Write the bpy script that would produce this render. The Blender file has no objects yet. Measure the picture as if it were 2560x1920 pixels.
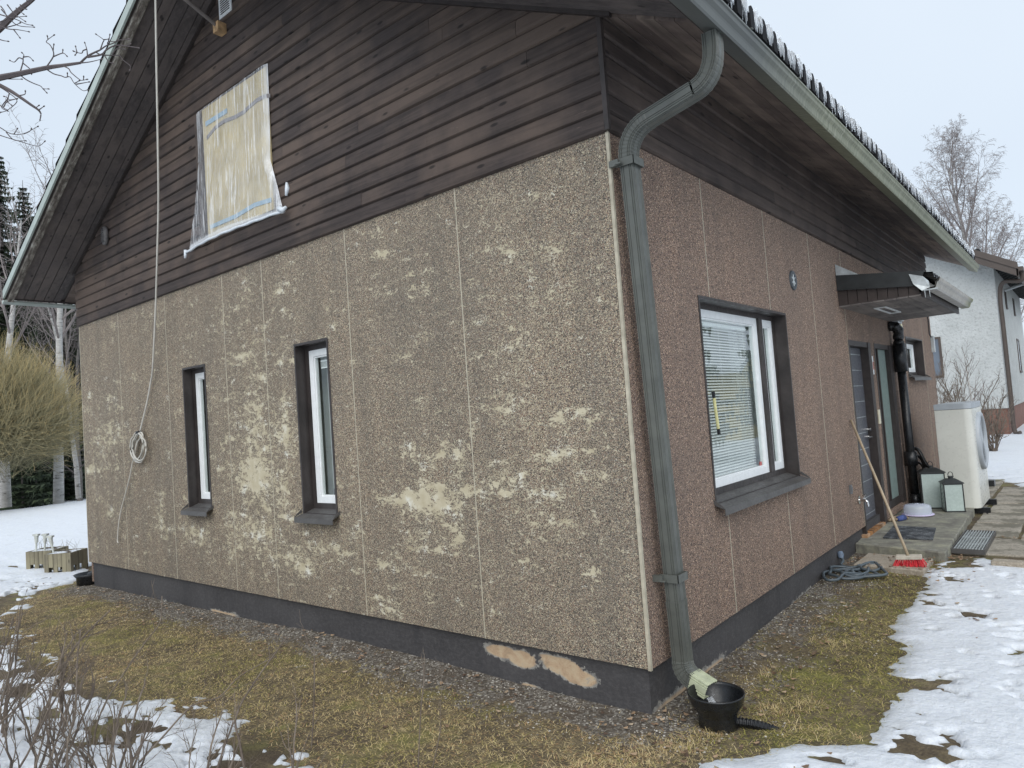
import bpy, math, random
import numpy as np
from mathutils import Vector
R_=math.radians
rng=np.random.default_rng(7); random.seed(7)
sc=bpy.context.scene
# ------------------------------------------------------------------ camera
CAM=np.array([1.948,-3.376,1.41]); YAW,PIT,ROLL=-.6873,.0490,-.0723; FPX=1746.0
ca,sa=math.cos(YAW),math.sin(YAW); cb,sb=math.cos(PIT),math.sin(PIT); cc,scr=math.cos(ROLL),math.sin(ROLL)
_f=np.array([sa*cb,ca*cb,sb]); _r=np.array([ca,-sa,0]); _u=np.cross(_r,_f)
RT=cc*_r+scr*_u; UP=-scr*_r+cc*_u; FW=_f
from mathutils import Matrix
cam=bpy.data.objects.new('camera',bpy.data.cameras.new('camera')); sc.collection.objects.link(cam)
M=Matrix(((RT[0],UP[0],-FW[0],CAM[0]),(RT[1],UP[1],-FW[1],CAM[1]),(RT[2],UP[2],-FW[2],CAM[2]),(0,0,0,1)))
cam.matrix_world=M
cam.data.sensor_width=36; cam.data.lens=FPX/2560*36; cam.data.clip_start=.05; cam.data.clip_end=2000
sc.camera=cam
sc.render.resolution_x=1024; sc.render.resolution_y=768
# ------------------------------------------------------------------ world, sun, exposure
SUN_EL,SUN_AZ=R_(42),R_(148)     # soft light through the cloud cover
w=bpy.data.worlds.new('World'); sc.world=w; w.use_nodes=True
nt=w.node_tree; nt.nodes.clear()
o=nt.nodes.new('ShaderNodeOutputWorld'); b=nt.nodes.new('ShaderNodeBackground'); b.inputs[1].default_value=.1
sk=nt.nodes.new('ShaderNodeTexSky'); sk.sky_type='NISHITA'; sk.sun_disc=False; sk.sun_elevation=SUN_EL; sk.sun_rotation=SUN_AZ
tc=nt.nodes.new('ShaderNodeTexCoord'); nz=nt.nodes.new('ShaderNodeTexNoise'); nz.inputs['Scale'].default_value=1.6; nz.inputs['Detail'].default_value=3
rp=nt.nodes.new('ShaderNodeValToRGB'); rp.color_ramp.elements[0].color=(6.05,6.9,7.9,1); rp.color_ramp.elements[1].color=(6.9,7.7,8.6,1)
rp.color_ramp.elements[0].position=.3; rp.color_ramp.elements[1].position=.7
mx=nt.nodes.new('ShaderNodeMix'); mx.data_type='RGBA'; mx.inputs[0].default_value=.9
nt.links.new(tc.outputs['Generated'],nz.inputs['Vector']); nt.links.new(nz.outputs[0],rp.inputs[0])
nt.links.new(sk.outputs[0],mx.inputs[6]); nt.links.new(rp.outputs[0],mx.inputs[7]); nt.links.new(mx.outputs[2],b.inputs[0]); nt.links.new(b.outputs[0],o.inputs[0])
sl=bpy.data.lights.new('sun','SUN'); sl.energy=1.9; sl.angle=R_(60); sl.color=(1,.97,.93)
so=bpy.data.objects.new('sun',sl); sc.collection.objects.link(so)
dv=Vector((math.sin(SUN_AZ)*math.cos(SUN_EL),math.cos(SUN_AZ)*math.cos(SUN_EL),math.sin(SUN_EL)))
so.rotation_euler=dv.to_track_quat('Z','Y').to_euler()
sc.view_settings.view_transform='Standard'; sc.view_settings.look='None'; sc.view_settings.exposure=.28; sc.view_settings.gamma=1
sc.render.engine='CYCLES'; sc.cycles.max_bounces=8; sc.cycles.transparent_max_bounces=16
# ------------------------------------------------------------------ helpers
C=sc.collection
def ray(u,v): return FW+RT*(u-1280)/FPX+UP*(960-v)/FPX          # pixel of the 2560 px photograph -> direction
def on(a,val,u,v):
    d=ray(u,v); return CAM+(val-CAM[a])/d[a]*d
def at(u,v,dist): return CAM+ray(u,v)*dist
def wloc(o_):
    l=Vector(o_.location)
    while o_.parent: o_=o_.parent; l+=o_.location
    return np.array(l)
class MB:
    def __init__(s): s.v=[]; s.f=[]; s.t=[]; s.n=0; s.mi=[]
    def add(s,v,f,tone=.5,mi=0):
        v=np.asarray(v,float).reshape(-1,3); s.v.append(v)
        s.f+= [tuple(int(i)+s.n for i in q) for q in f]; s.mi+=[mi]*len(f)
        s.t.append(np.broadcast_to(np.asarray(tone,float),(len(v),))); s.n+=len(v); return s
    def box(s,a,b_,tone=.5,mi=0):
        x0,y0,z0=a; x1,y1,z1=b_
        v=[(x0,y0,z0),(x1,y0,z0),(x1,y1,z0),(x0,y1,z0),(x0,y0,z1),(x1,y0,z1),(x1,y1,z1),(x0,y1,z1)]
        return s.add(v,[(0,3,2,1),(4,5,6,7),(0,1,5,4),(1,2,6,5),(2,3,7,6),(3,0,4,7)],tone,mi)
    def hexa(s,v,tone=.5,mi=0):
        return s.add(v,[(0,3,2,1),(4,5,6,7),(0,1,5,4),(1,2,6,5),(2,3,7,6),(3,0,4,7)],tone,mi)
    def tube(s,p,r,n=6,tone=.5,cap=True,mi=0):
        p=np.asarray(p,float); m=len(p); r=np.broadcast_to(np.asarray(r,float),(m,))
        t=np.gradient(p,axis=0); t/=np.linalg.norm(t,axis=1)[:,None]+1e-12
        ref=np.array([0,0,1.]) if abs(t[0][2])<.9 else np.array([1.,0,0])
        a=np.cross(t,ref); nn=np.linalg.norm(a,axis=1)[:,None]; a/=nn+1e-9; b_=np.cross(t,a)
        th=np.arange(n)*2*math.pi/n
        v=p[:,None,:]+r[:,None,None]*(np.cos(th)[None,:,None]*a[:,None,:]+np.sin(th)[None,:,None]*b_[:,None,:])
        f=[(i*n+j,i*n+(j+1)%n,(i+1)*n+(j+1)%n,(i+1)*n+j) for i in range(m-1) for j in range(n)]
        if cap and n>3: f+=[tuple(range(n-1,-1,-1)),tuple((m-1)*n+j for j in range(n))]
        return s.add(v.reshape(-1,3),f,tone,mi)
    def lathe(s,c,prof,n=32,tone=.5,mi=0,ax=None):
        th=np.arange(n)*2*math.pi/n; v=[]
        for r,z in prof: v+= [(c[0]+r*math.cos(t),c[1]+r*math.sin(t),c[2]+z) for t in th]
        f=[(i*n+j,i*n+(j+1)%n,(i+1)*n+(j+1)%n,(i+1)*n+j) for i in range(len(prof)-1) for j in range(n)]
        return s.add(v,f,tone,mi)
    def prism(s,poly,ax,a,b_,tone=.5,mi=0):
        """poly: 2D points; extruded along axis ax (0,1,2) from a to b_"""
        n=len(poly); v=[]
        for t in (a,b_):
            for p in poly:
                q=list(p); q.insert(ax,t); v.append(q)
        f=[(i,(i+1)%n,n+(i+1)%n,n+i) for i in range(n)]+[tuple(range(n-1,-1,-1)),tuple(range(n,2*n))]
        return s.add(v,f,tone,mi)
def obj(name,mb,mat,parent=None,label=None,smooth=False,cat=None,group=None,kind=None,origin=None,bevel=0):
    v=np.concatenate(mb.v); t=np.concatenate(mb.t)
    if parent is not None: off=wloc(parent)
    elif origin is not None: off=np.array(origin,float)
    else: off=np.array([(v[:,0].min()+v[:,0].max())/2,(v[:,1].min()+v[:,1].max())/2,v[:,2].min()])
    me=bpy.data.meshes.new(name); vv=v-off
    me.from_pydata(vv.tolist(),[],mb.f)
    a=me.attributes.new('tone','FLOAT','POINT'); a.data.foreach_set('value',t.astype(np.float32))
    if isinstance(mat,(list,tuple)):
        for m_ in mat: me.materials.append(m_)
        me.polygons.foreach_set('material_index',mb.mi)
    else: me.materials.append(mat)
    if smooth: me.polygons.foreach_set('use_smooth',[True]*len(me.polygons))
    me.update()
    ob=bpy.data.objects.new(name,me); C.objects.link(ob)
    if parent is not None: ob.parent=parent
    else: ob.location=off
    if bevel:
        bm_=ob.modifiers.new('bevel','BEVEL'); bm_.width=bevel; bm_.segments=2; bm_.limit_method='ANGLE'; bm_.angle_limit=R_(40)
    tag(ob,label,cat,group,kind); return ob
def tag(o_,label=None,cat=None,group=None,kind=None):
    if label: o_['label']=label
    if cat: o_['category']=cat
    if group: o_['group']=group
    if kind: o_['kind']=kind
def thing(name,label,cat,loc,group=None):
    e=bpy.data.objects.new(name,None); C.objects.link(e); e.location=loc; e.empty_display_size=.2
    tag(e,label,cat,group); return e
# numpy value noise
def _hash(ix,iy,seed):
    n=(ix.astype(np.int64)*374761393+iy.astype(np.int64)*668265263+seed*1442695)&0x7fffffff
    n=((n^(n>>13))*1274126177)&0x7fffffff
    return ((n^(n>>16))&0xffff)/65535.0
def vnoise(x,y,seed=0):
    ix=np.floor(x); iy=np.floor(y); fx=x-ix; fy=y-iy; fx=fx*fx*(3-2*fx); fy=fy*fy*(3-2*fy)
    a=_hash(ix,iy,seed); b_=_hash(ix+1,iy,seed); c=_hash(ix,iy+1,seed); d=_hash(ix+1,iy+1,seed)
    return (a*(1-fx)+b_*fx)*(1-fy)+(c*(1-fx)+d*fx)*fy
def fbm(x,y,oct=4,seed=0):
    s=0;a=.5;t=0
    for i in range(oct): s=s+a*vnoise(x*2**i+17.3*i,y*2**i+9.1*i,seed+i); t+=a; a*=.5
    return s/t-.5
# ------------------------------------------------------------------ materials
class NM:
    def __init__(s,name):
        s.m=bpy.data.materials.new(name); s.m.use_nodes=True; s.t=s.m.node_tree; s.N=s.t.nodes
        s.b=s.N['Principled BSDF']; s.o=s.N['Material Output']
    def n(s,t,**k):
        x=s.N.new(t)
        for a,v in k.items():
            if hasattr(x,a): setattr(x,a,v)
        return x
    def l(s,a,b_): s.t.links.new(a,b_)
    def coord(s,scale=(1,1,1),kind='Object'):
        c=s.n('ShaderNodeTexCoord'); m=s.n('ShaderNodeMapping'); m.inputs['Scale'].default_value=scale
        s.l(c.outputs[kind],m.inputs[0]); return m.outputs[0]
    def noise(s,vec,scale=5,detail=4,rough=.55,dist=0):
        x=s.n('ShaderNodeTexNoise'); x.inputs['Scale'].default_value=scale; x.inputs['Detail'].default_value=detail
        x.inputs['Roughness'].default_value=rough; x.inputs['Distortion'].default_value=dist
        if vec is not None: s.l(vec,x.inputs['Vector'])
        return x.outputs[0]
    def voro(s,vec,scale=5,feature='F1'):
        x=s.n('ShaderNodeTexVoronoi'); x.feature=feature; x.inputs['Scale'].default_value=scale
        if vec is not None: s.l(vec,x.inputs['Vector'])
        return x
    def ramp(s,fac,stops,interp='LINEAR'):
        x=s.n('ShaderNodeValToRGB'); cr=x.color_ramp; cr.interpolation=interp
        while len(cr.elements)<len(stops): cr.elements.new(.5)
        for e,(p,c) in zip(cr.elements,stops):
            e.position=p; e.color=(c,c,c,1) if isinstance(c,(int,float)) else (*c,1)
        s.l(fac,x.inputs[0]); return x.outputs[0]
    def mix(s,f,a,b_,mode='MIX'):
        x=s.n('ShaderNodeMix'); x.data_type='RGBA'; x.blend_type=mode
        for v,i in ((f,0),(a,6),(b_,7)):
            if hasattr(v,'is_linked'): s.l(v,x.inputs[i])
            elif isinstance(v,(int,float)): x.inputs[i].default_value=v if i==0 else (v,v,v,1)
            else: x.inputs[i].default_value=(*v,1)
        return x.outputs[2]
    def math(s,op,a,b_=0,clamp=False):
        x=s.n('ShaderNodeMath'); x.operation=op; x.use_clamp=clamp
        for v,i in ((a,0),(b_,1)):
            if hasattr(v,'is_linked'): s.l(v,x.inputs[i])
            else: x.inputs[i].default_value=v
        return x.outputs[0]
    def attr(s,name='tone'):
        x=s.n('ShaderNodeAttribute'); x.attribute_name=name; return x.outputs['Fac']
    def bump(s,h,st=.3,dist=.01,prev=None):
        x=s.n('ShaderNodeBump'); x.inputs['Strength'].default_value=st; x.inputs['Distance'].default_value=dist
        s.l(h,x.inputs['Height'])
        if prev is not None: s.l(prev,x.inputs['Normal'])
        s.l(x.outputs[0],s.b.inputs['Normal']); return x.outputs[0]
    def set(s,col=None,rough=None,metal=None,**k):
        for nm,v in (('Base Color',col),('Roughness',rough),('Metallic',metal)):
            if v is None: continue
            if hasattr(v,'is_linked'): s.l(v,s.b.inputs[nm])
            else: s.b.inputs[nm].default_value=(*v,1) if isinstance(v,tuple) else v
        for a,v in k.items(): s.b.inputs[a.replace('_',' ')].default_value=v
        return s.m
def paint(name,col,rough=.5,var=.12,scale=14,metal=0,bump=.0,dirt=None,spec=.5):
    m=NM(name); c=m.coord(); n1=m.noise(c,scale,5); n2=m.noise(c,scale*6,3)
    lo=tuple(x*(1-var*1.6) for x in col); hi=tuple(min(1,x*(1+var)) for x in col)
    k=m.ramp(n1,[(.3,lo),(.7,hi)])
    if dirt: k=m.mix(m.ramp(m.noise(c,scale*.35,6,.7),[(.5,0.0),(.72,.8)]),k,dirt)
    r=m.ramp(n2,[(.3,max(0,rough-.1)),(.7,min(1,rough+.12))])
    if bump: m.bump(n2,bump,.004)
    m.set(k,r,metal); m.b.inputs['Specular IOR Level'].default_value=spec; return m.m
def wood(name,axis,lo,hi,warm,stretch=18,rough=.72,fine=1):
    m=NM(name); s_=[stretch,stretch,stretch]; s_[axis]=1.0
    if axis==3: pass
    c=m.coord(tuple(s_)); t=m.attr()
    # shift texture per board
    cm=m.n('ShaderNodeVectorMath'); cm.operation='ADD'; m.l(c,cm.inputs[0])
    k=m.n('ShaderNodeCombineXYZ'); sh=m.math('MULTIPLY',t,37.0)
    for i in range(3): m.l(sh,k.inputs[i])
    m.l(k.outputs[0],cm.inputs[1]); v=cm.outputs[0]
    g=m.noise(v,3.2*fine,7,.65,.6); g2=m.noise(v,.9,3,.5,.3)
    raw=m.coord(); blot=m.noise(raw,2.3,5,.6)
    col=m.ramp(g,[(.25,lo),(.75,hi)])
    tf=m.math('ADD',m.math('MULTIPLY',t,.34),m.math('MULTIPLY',blot,1.2))
    col=m.mix(m.ramp(tf,[(.62,0.0),(1.0,.9)]),col,warm)
    col=m.mix(m.ramp(g2,[(.52,0.0),(.75,.6)]),col,tuple(x*.5 for x in lo))
    kn=m.voro(m.coord(tuple(3.2 if i==axis else 9 for i in range(3))),1.0)
    col=m.mix(m.ramp(kn.outputs[0],[(.0,.9),(.09,.75),(.14,0.0)]),col,tuple(x*.35 for x in lo))
    fl=m.noise(m.coord(tuple(6 if i==axis else 70 for i in range(3))),1.0,4,.8)
    col=m.mix(m.ramp(fl,[(.66,0.0),(.72,.55)]),col,tuple(min(1,x*2.0) for x in warm))
    m.bump(g,.5,.004); m.set(col,rough); m.b.inputs['Specular IOR Level'].default_value=.3
    return m.m
def aggregate(name,tint,wearing):
    m=NM(name); c=m.coord()
    v=m.voro(c,178); v2=m.voro(c,300)
    pick=m.n('ShaderNodeSeparateColor'); m.l(v.outputs['Color'],pick.inputs[0])
    pk=pick.outputs[0]
    ST=[(0,(.030,.028,.030)),(.20,(.085,.074,.072)),(.36,(.19,.15,.13)),(.50,(.31,.255,.205)),(.63,(.26,.165,.135)),(.74,(.46,.39,.29)),(.86,(.33,.31,.30)),(.93,(.72,.65,.54))]
    ST=[(p,tuple(a*b_ for a,b_ in zip(c_,tint))) for p,c_ in ST]
    col=m.ramp(pk,ST,'CONSTANT')
    strk=m.ramp(m.noise(m.coord((5,5,.45)),1.3,5,.65),[(.42,0.0),(.72,.38)])
    p2=m.n('ShaderNodeSeparateColor'); m.l(v2.outputs['Color'],p2.inputs[0])
    col=m.mix(m.ramp(p2.outputs[0],[(.72,0.0),(.74,1.0)]),col,m.ramp(p2.outputs[1],ST,'CONSTANT'))
    binder=(.35,.315,.235) if wearing else tuple(.25*x for x in tint)
    edge=m.ramp(v.outputs[0],[(.50,0.0),(.72,.55)])
    col=m.mix(edge,col,binder)
    big=m.noise(c,1.3,4,.6); col=m.mix(m.ramp(big,[(.3,.0),(.75,.30)]),col,tuple(.15*x for x in tint))
    col=m.mix(strk,col,tuple(.11*x for x in tint)); h=m.math('SUBTRACT',1.0,v.outputs[0])
    if wearing:
        wr=m.attr()
        ca_=m.coord((1,1,1.9)); N1=m.ramp(m.noise(ca_,12,5,.62,.6),[(.34,0.0),(.66,1.0)]); N2=m.ramp(m.noise(ca_,36,4,.7),[(.34,0.0),(.66,1.0)])
        rag=m.math('ADD',m.math('MULTIPLY',m.math('SUBTRACT',N1,.5),.95),m.math('MULTIPLY',m.math('SUBTRACT',N2,.5),.60))
        wn=m.math('ADD',m.math('ADD',wr,rag),m.math('MULTIPLY',m.math('SUBTRACT',pick.outputs[2],.5),.16))
        lost=m.math('ADD',m.math('ADD',m.math('MULTIPLY',wr,.75),m.math('MULTIPLY',rag,.45)),m.math('MULTIPLY',m.math('SUBTRACT',pick.outputs[2],.5),.90))
        mask=m.ramp(wn,[(.56,0.0),(.60,1.0)]); mask2=m.ramp(lost,[(.54,0.0),(.56,.9)])
        mk=m.math('MAXIMUM',mask,mask2)
        tan=m.ramp(m.noise(c,7,5,.6),[(.3,(.40,.345,.235)),(.55,(.50,.45,.33)),(.68,(.64,.63,.56))])
        col=m.mix(mk,col,tan); h=m.math('MULTIPLY',h,m.math('SUBTRACT',1.0,m.math('MULTIPLY',mask,.9)))
    m.bump(h,.55,.006); m.set(col,.85); m.b.inputs['Specular IOR Level'].default_value=.25
    return m.m
def glass(name,tint=(.97,.99,.98)):
    m=NM(name); N=m.N; N.remove(m.b)
    g=m.n('ShaderNodeBsdfGlossy'); g.inputs['Roughness'].default_value=.01; g.inputs['Color'].default_value=(.95,.98,1,1)
    t=m.n('ShaderNodeBsdfTransparent'); t.inputs['Color'].default_value=(*tint,1)
    lw=m.n('ShaderNodeLayerWeight'); lw.inputs[0].default_value=.5; fz=m.math('ADD',.045,m.math('MULTIPLY',.8,m.math('POWER',lw.outputs['Facing'],4.6)))
    mx_=m.n('ShaderNodeMixShader'); m.l(fz,mx_.inputs[0]); m.l(t.outputs[0],mx_.inputs[1]); m.l(g.outputs[0],mx_.inputs[2])
    m.l(mx_.outputs[0],m.o.inputs[0]); return m.m
MT={}
MT['panel_g']=aggregate('pebble_panel_worn',(.95,.89,.79),True)
MT['panel_s']=aggregate('pebble_panel',(1.04,.85,.74),False)
MT['cladx']=wood('dark_board_x',0,(.027,.0215,.020),(.078,.060,.0545),(.112,.082,.066))
MT['clady']=wood('dark_board_y',1,(.030,.024,.0225),(.078,.060,.054),(.105,.08,.068))
MT['soffy']=wood('eave_board_y',1,(.060,.048,.044),(.165,.125,.110),(.26,.205,.17),stretch=9)
MT['soffx']=wood('rake_board',0,(.060,.053,.053),(.125,.108,.104),(.15,.125,.115),stretch=14)
MT['dark']=paint('dark_brown_trim',(.036,.028,.026),.5,.2)
MT['metal_brown']=paint('brown_sheet_metal',(.040,.033,.031),.42,.25,5,dirt=(.075,.066,.06))
MT['sill']=paint('grey_brown_sill_metal',(.085,.082,.080),.45,.15,9)
MT['white']=paint('white_window_paint',(.78,.80,.80),.35,.04,20)
MT['cream']=paint('cream_strip',(.44,.40,.31),.6,.15,20,dirt=(.26,.23,.17))
MT['rubber']=paint('black_rubber',(.012,.012,.013),.6,.2)
MT['green_metal']=paint('pale_green_flashing',(.36,.41,.38),.5,.1,6)
MT['plinth']=None
MT['pipe']=paint('grey_green_pipe',(.098,.103,.092),.42,.15,7,dirt=(.135,.14,.12))
MT['spout']=paint('pale_green_spout',(.46,.49,.34),.5,.1,20,dirt=(.25,.27,.18))
MT['black']=paint('black_plastic',(.010,.011,.013),.32,.3,9,dirt=(.03,.03,.03))
MT['darkfascia']=paint('dark_canopy_metal',(.028,.031,.032),.4,.2,8)
MT['galv']=paint('galvanised_metal',(.50,.54,.55),.4,.2,12,metal=.3)
MT['chrome']=paint('chrome',(.6,.6,.6),.15,.1,20,metal=1)
MT['glass']=glass('window_glass')
MT['interior']=paint('room_wall',(.68,.73,.65),.8,.2,3)
MT['curtain']=paint('pale_curtain',(.62,.65,.56),.8,.12,5)
MT['blind']=paint('blind_slat',(.84,.85,.85),.4,.05,30)
def plinth_mat():
    m=NM('painted_plinth'); c=m.coord(); n=m.noise(c,1.6,6,.6); n2=m.noise(m.coord((6,6,9)),5,6,.75)
    col=m.ramp(n,[(.3,(.034,.032,.034)),(.7,(.066,.063,.065))])
    col=m.mix(m.ramp(n2,[(.45,0.0),(.75,.45)]),col,(.14,.135,.135)); col=m.mix(m.ramp(m.noise(m.coord((5,5,.7)),2,5,.7),[(.55,0.0),(.72,.45)]),col,(.03,.03,.033))
    z=m.attr()   # 1 where the coat is gone
    wn=m.math('ADD',z,m.math('MULTIPLY',m.math('SUBTRACT',m.noise(c,13,7,.8),.5),1.35))
    pat=m.ramp(m.noise(c,9,6,.7,1),[(.3,(.30,.23,.15)),(.45,(.44,.31,.20)),(.58,(.50,.39,.26)),(.68,(.30,.28,.26))])
    col=m.mix(m.ramp(wn,[(.46,0.0),(.50,1.0)]),col,m.mix(m.ramp(z,[(.54,0.0),(.62,1.0)]),m.ramp(m.noise(c,16,4,.7),[(.35,(.17,.165,.155)),(.65,(.36,.345,.31))]),pat))
    sp=m.ramp(m.noise(c,55,3,.8),[(.73,0.0),(.77,.6)]); col=m.mix(sp,col,(.3,.29,.28))
    m.bump(m.math('SUBTRACT',n2,m.math('MULTIPLY',m.ramp(wn,[(.46,0.0),(.5,1.0)]),.8)),.5,.006); return m.set(col,.7)
MT['plinth']=plinth_mat()
def trim_mat():
    m=NM('mouldy_trim'); c=m.coord((3,12,3)); n=m.noise(c,2.2,6,.7); n2=m.noise(m.coord(),30,5,.7)
    col=m.ramp(n,[(.35,(.075,.06,.05)),(.5,(.16,.14,.12)),(.62,(.34,.32,.28)),(.75,(.50,.49,.44))])
    col=m.mix(m.ramp(n2,[(.55,0.0),(.66,.8)]),col,(.05,.05,.035)); return m.set(col,.8)
MT['trim']=trim_mat()
def gutter_mat():
    m=NM('gutter_paint'); c=m.coord((1,.35,1)); n=m.noise(c,3,6,.6); s=m.noise(m.coord((4,30,4)),1.6,5,.7)
    col=m.ramp(n,[(.3,(.085,.092,.088)),(.7,(.125,.132,.124))])
    cy=m.n('ShaderNodeTexCoord'); sp=m.n('ShaderNodeSeparateXYZ'); m.l(cy.outputs['Object'],sp.inputs[0])
    far=m.n('ShaderNodeMapRange'); far.inputs[1].default_value=-4.6; far.inputs[2].default_value=-3.2; m.l(sp.outputs[1],far.inputs[0])
    alg=m.math('MULTIPLY',m.ramp(s,[(.3,.55),(.6,1.0)]),far.outputs[0])
    col=m.mix(m.math('MULTIPLY',alg,.85),col,m.ramp(s,[(.3,(.15,.165,.08)),(.55,(.27,.275,.185)),(.8,(.42,.42,.34))]))
    m.bump(s,.2,.003); return m.set(col,.5)
MT['gutter']=gutter_mat()
# ------------------------------------------------------------------ GROUND
def gz(x,y):
    x=np.asarray(x,float); y=np.asarray(y,float)
    z=-.262+.045*np.clip((y-.6)/3,0,1)-.035*np.clip((-x-4.5)/3.5,0,1)*np.clip(1-(y-2)/6,0,1)
    z=z+.035*np.exp(-((x+2.6)/1.1)**2-((y+.0)/.35)**2)
    far=np.hypot(x+4,y-3); dip=np.clip((np.hypot(x-2,y+3.4)-27.2)/3,0,1)*np.clip((-x-8)/6,0,1)
    return z-dip*.75+.03*fbm(x*.25,y*.25,3,5)*np.clip((far-7)/4,0,1)
B=np.array([(-9.5,.75),(-8.75,.30),(-8.0,-.46),(-7.4,-1.0),(-6.6,-1.3),(-5.3,-1.45),(-4.07,-1.42),(-3.05,-1.40),(-2.2,-1.27),(-1.35,-1.2),(-1.1,-1.6),(-.75,-2.3),(-.2,-2.4),(-.05,-1.2),(.2,-.5),(.45,-.2),(.63,0),(.9,.31),(.96,.89),(.91,1.4),(.82,1.88),(.75,2.93),(.64,3.7),(.72,4.15),(1.05,4.42),(1.5,4.35),(2.6,4.6),(2.6,7),(1.7,8.3),(1.15,8.9),(.95,10.2),(.2,11.3),(-1,11),(-9,10.5)])
def sdist(x,y):
    x=np.asarray(x,float); y=np.asarray(y,float)
    d=np.full(x.shape,1e9); ins=np.zeros(x.shape,bool); n=len(B)
    for i in range(n):
        a=B[i]; b_=B[(i+1)%n]; e=b_-a; t=np.clip(((x-a[0])*e[0]+(y-a[1])*e[1])/(e@e),0,1)
        d=np.minimum(d,np.hypot(x-a[0]-t*e[0],y-a[1]-t*e[1]))
        c=((a[1]>y)!=(b_[1]>y))&(x<(b_[0]-a[0])*(y-a[1])/((b_[1]-a[1])+1e-12)+a[0]); ins^=c
    return np.where(ins,-d,d)      # >0 : snow side
def house_d(x,y):  # distance outside the house footprint
    dx=np.maximum(np.maximum(-7.85-x,x+.03),0); dy=np.maximum(np.maximum(.03-y,y-10.1),0); return np.hypot(dx,dy)
def grid(xs,ys,zf):
    X,Y=np.meshgrid(xs,ys,indexing='ij'); Z=zf(X,Y); nx,ny=X.shape
    v=np.stack([X,Y,Z],-1).reshape(-1,3); idx=np.arange(nx*ny).reshape(nx,ny)
    f=np.stack([idx[:-1,:-1],idx[1:,:-1],idx[1:,1:],idx[:-1,1:]],-1).reshape(-1,4)
    return X,Y,Z,v,f
def gradaxis(lo,hi,step,far,fstep=1.22):
    a=list(np.arange(lo,hi+1e-6,step)); s=step; x=a[0]
    left=[]
    while x>far[0]: s*=fstep; x-=s; left.append(x)
    s=step; x=a[-1]; right=[]
    while x<far[1]: s*=fstep; x+=s; right.append(x)
    return np.array(left[::-1]+a+right)
def ground_mat():
    m=NM('thawed_ground'); c=m.coord()
    g=m.attr('gravel'); v=m.voro(c,62); sp=m.n('ShaderNodeSeparateColor'); m.l(v.outputs['Color'],sp.inputs[0])
    grav=m.ramp(sp.outputs[0],[(0,(.075,.065,.055)),(.3,(.14,.125,.105)),(.55,(.20,.185,.16)),(.8,(.28,.26,.23)),(.95,(.40,.375,.33))],'CONSTANT')
    grav=m.mix(m.ramp(v.outputs[0],[(.4,0.0),(.7,.6)]),grav,(.085,.066,.045)); grav=m.mix(m.ramp(m.noise(c,6,6,.7),[(.45,0.0),(.6,.8)]),grav,(.075,.055,.036))
    soil=m.ramp(m.noise(c,17,7,.75),[(.3,(.05,.038,.024)),(.5,(.115,.088,.050)),(.7,(.22,.175,.095))])
    moss=m.ramp(m.noise(c,26,6,.7),[(.3,(.09,.095,.022)),(.7,(.26,.255,.06))])
    soil=m.mix(m.ramp(m.noise(c,2.6,5,.6),[(.52,0.0),(.66,.65)]),soil,moss)
    soil=m.mix(m.ramp(m.noise(c,1.7,4,.6),[(.47,0.0),(.62,.75)]),soil,(.055,.038,.025))
    gm=m.math('ADD',g,m.math('MULTIPLY',m.math('SUBTRACT',m.noise(c,3.5,6,.7),.5),2.6))
    col=m.mix(m.ramp(gm,[(.42,0.0),(.6,1.0)]),soil,grav)
    m.bump(m.math('ADD',m.math('SUBTRACT',1.0,v.outputs[0]),m.noise(c,40,5,.7)),.6,.012); return m.set(col,.92)
MT['ground']=ground_mat()
def gravw(x,y):
    hd=house_d(x,y); gab=np.where((y<.1)&(x<.15),1,0); 
    return np.where(gab==1,np.clip(1.25-hd/.46,-.3,1.1),np.clip(.85-hd/.75,-.2,.8)*.95)
xs=gradaxis(-9.6,2.4,.035,(-420,420)); ys=gradaxis(-3.2,5.0,.035,(-60,600))
rough=lambda X,Y: (.022*fbm(X*3,Y*3,3,11)+.014*fbm(X*14,Y*14,3,21))
X,Y,Z,v,f=grid(xs,ys,lambda X,Y: gz(X,Y)+rough(X,Y)*np.clip(1-(house_d(X,Y)-5)/3,0,1))
mb=MB(); mb.v=[v]; mb.f=f.tolist(); mb.t=[np.full(len(v),.5)]; mb.mi=[0]*len(f)
go=obj('ground',mb,MT['ground'],smooth=True,kind='structure',origin=(0,0,0))
a=go.data.attributes.new('gravel','FLOAT','POINT'); a.data.foreach_set('value',gravw(X,Y).reshape(-1).astype(np.float32))
# snow: a sheet of its own thickness that thins out and runs under the ground
def snow_mat():
    m=NM('old_snow'); c=m.coord(); n=m.noise(c,28,5,.65); n2=m.noise(c,3.2,4,.6); n3=m.noise(c,120,3,.6)
    col=m.ramp(n,[(.3,(.60,.64,.69)),(.6,(.70,.73,.77))])
    col=m.mix(m.ramp(m.noise(c,70,4,.8),[(.70,0.0),(.76,.8)]),col,(.16,.13,.09)); col=m.mix(m.ramp(m.noise(c,5,6,.7),[(.55,0.0),(.75,.35)]),col,(.42,.42,.40))
    col=m.mix(m.ramp(m.attr(),[(.05,.75),(.55,0.0)]),col,(.34,.355,.36))
    m.bump(m.math('ADD',m.math('ADD',m.math('MULTIPLY',n,1.0),m.math('MULTIPLY',n2,3.0)),m.math('MULTIPLY',n3,.3)),.55,.02)
    m.b.inputs['Subsurface Weight'].default_value=.15; m.b.inputs['Subsurface Radius'].default_value=(.03,.03,.04)
    return m.set(col,.7)
MT['snow']=snow_mat()
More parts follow.
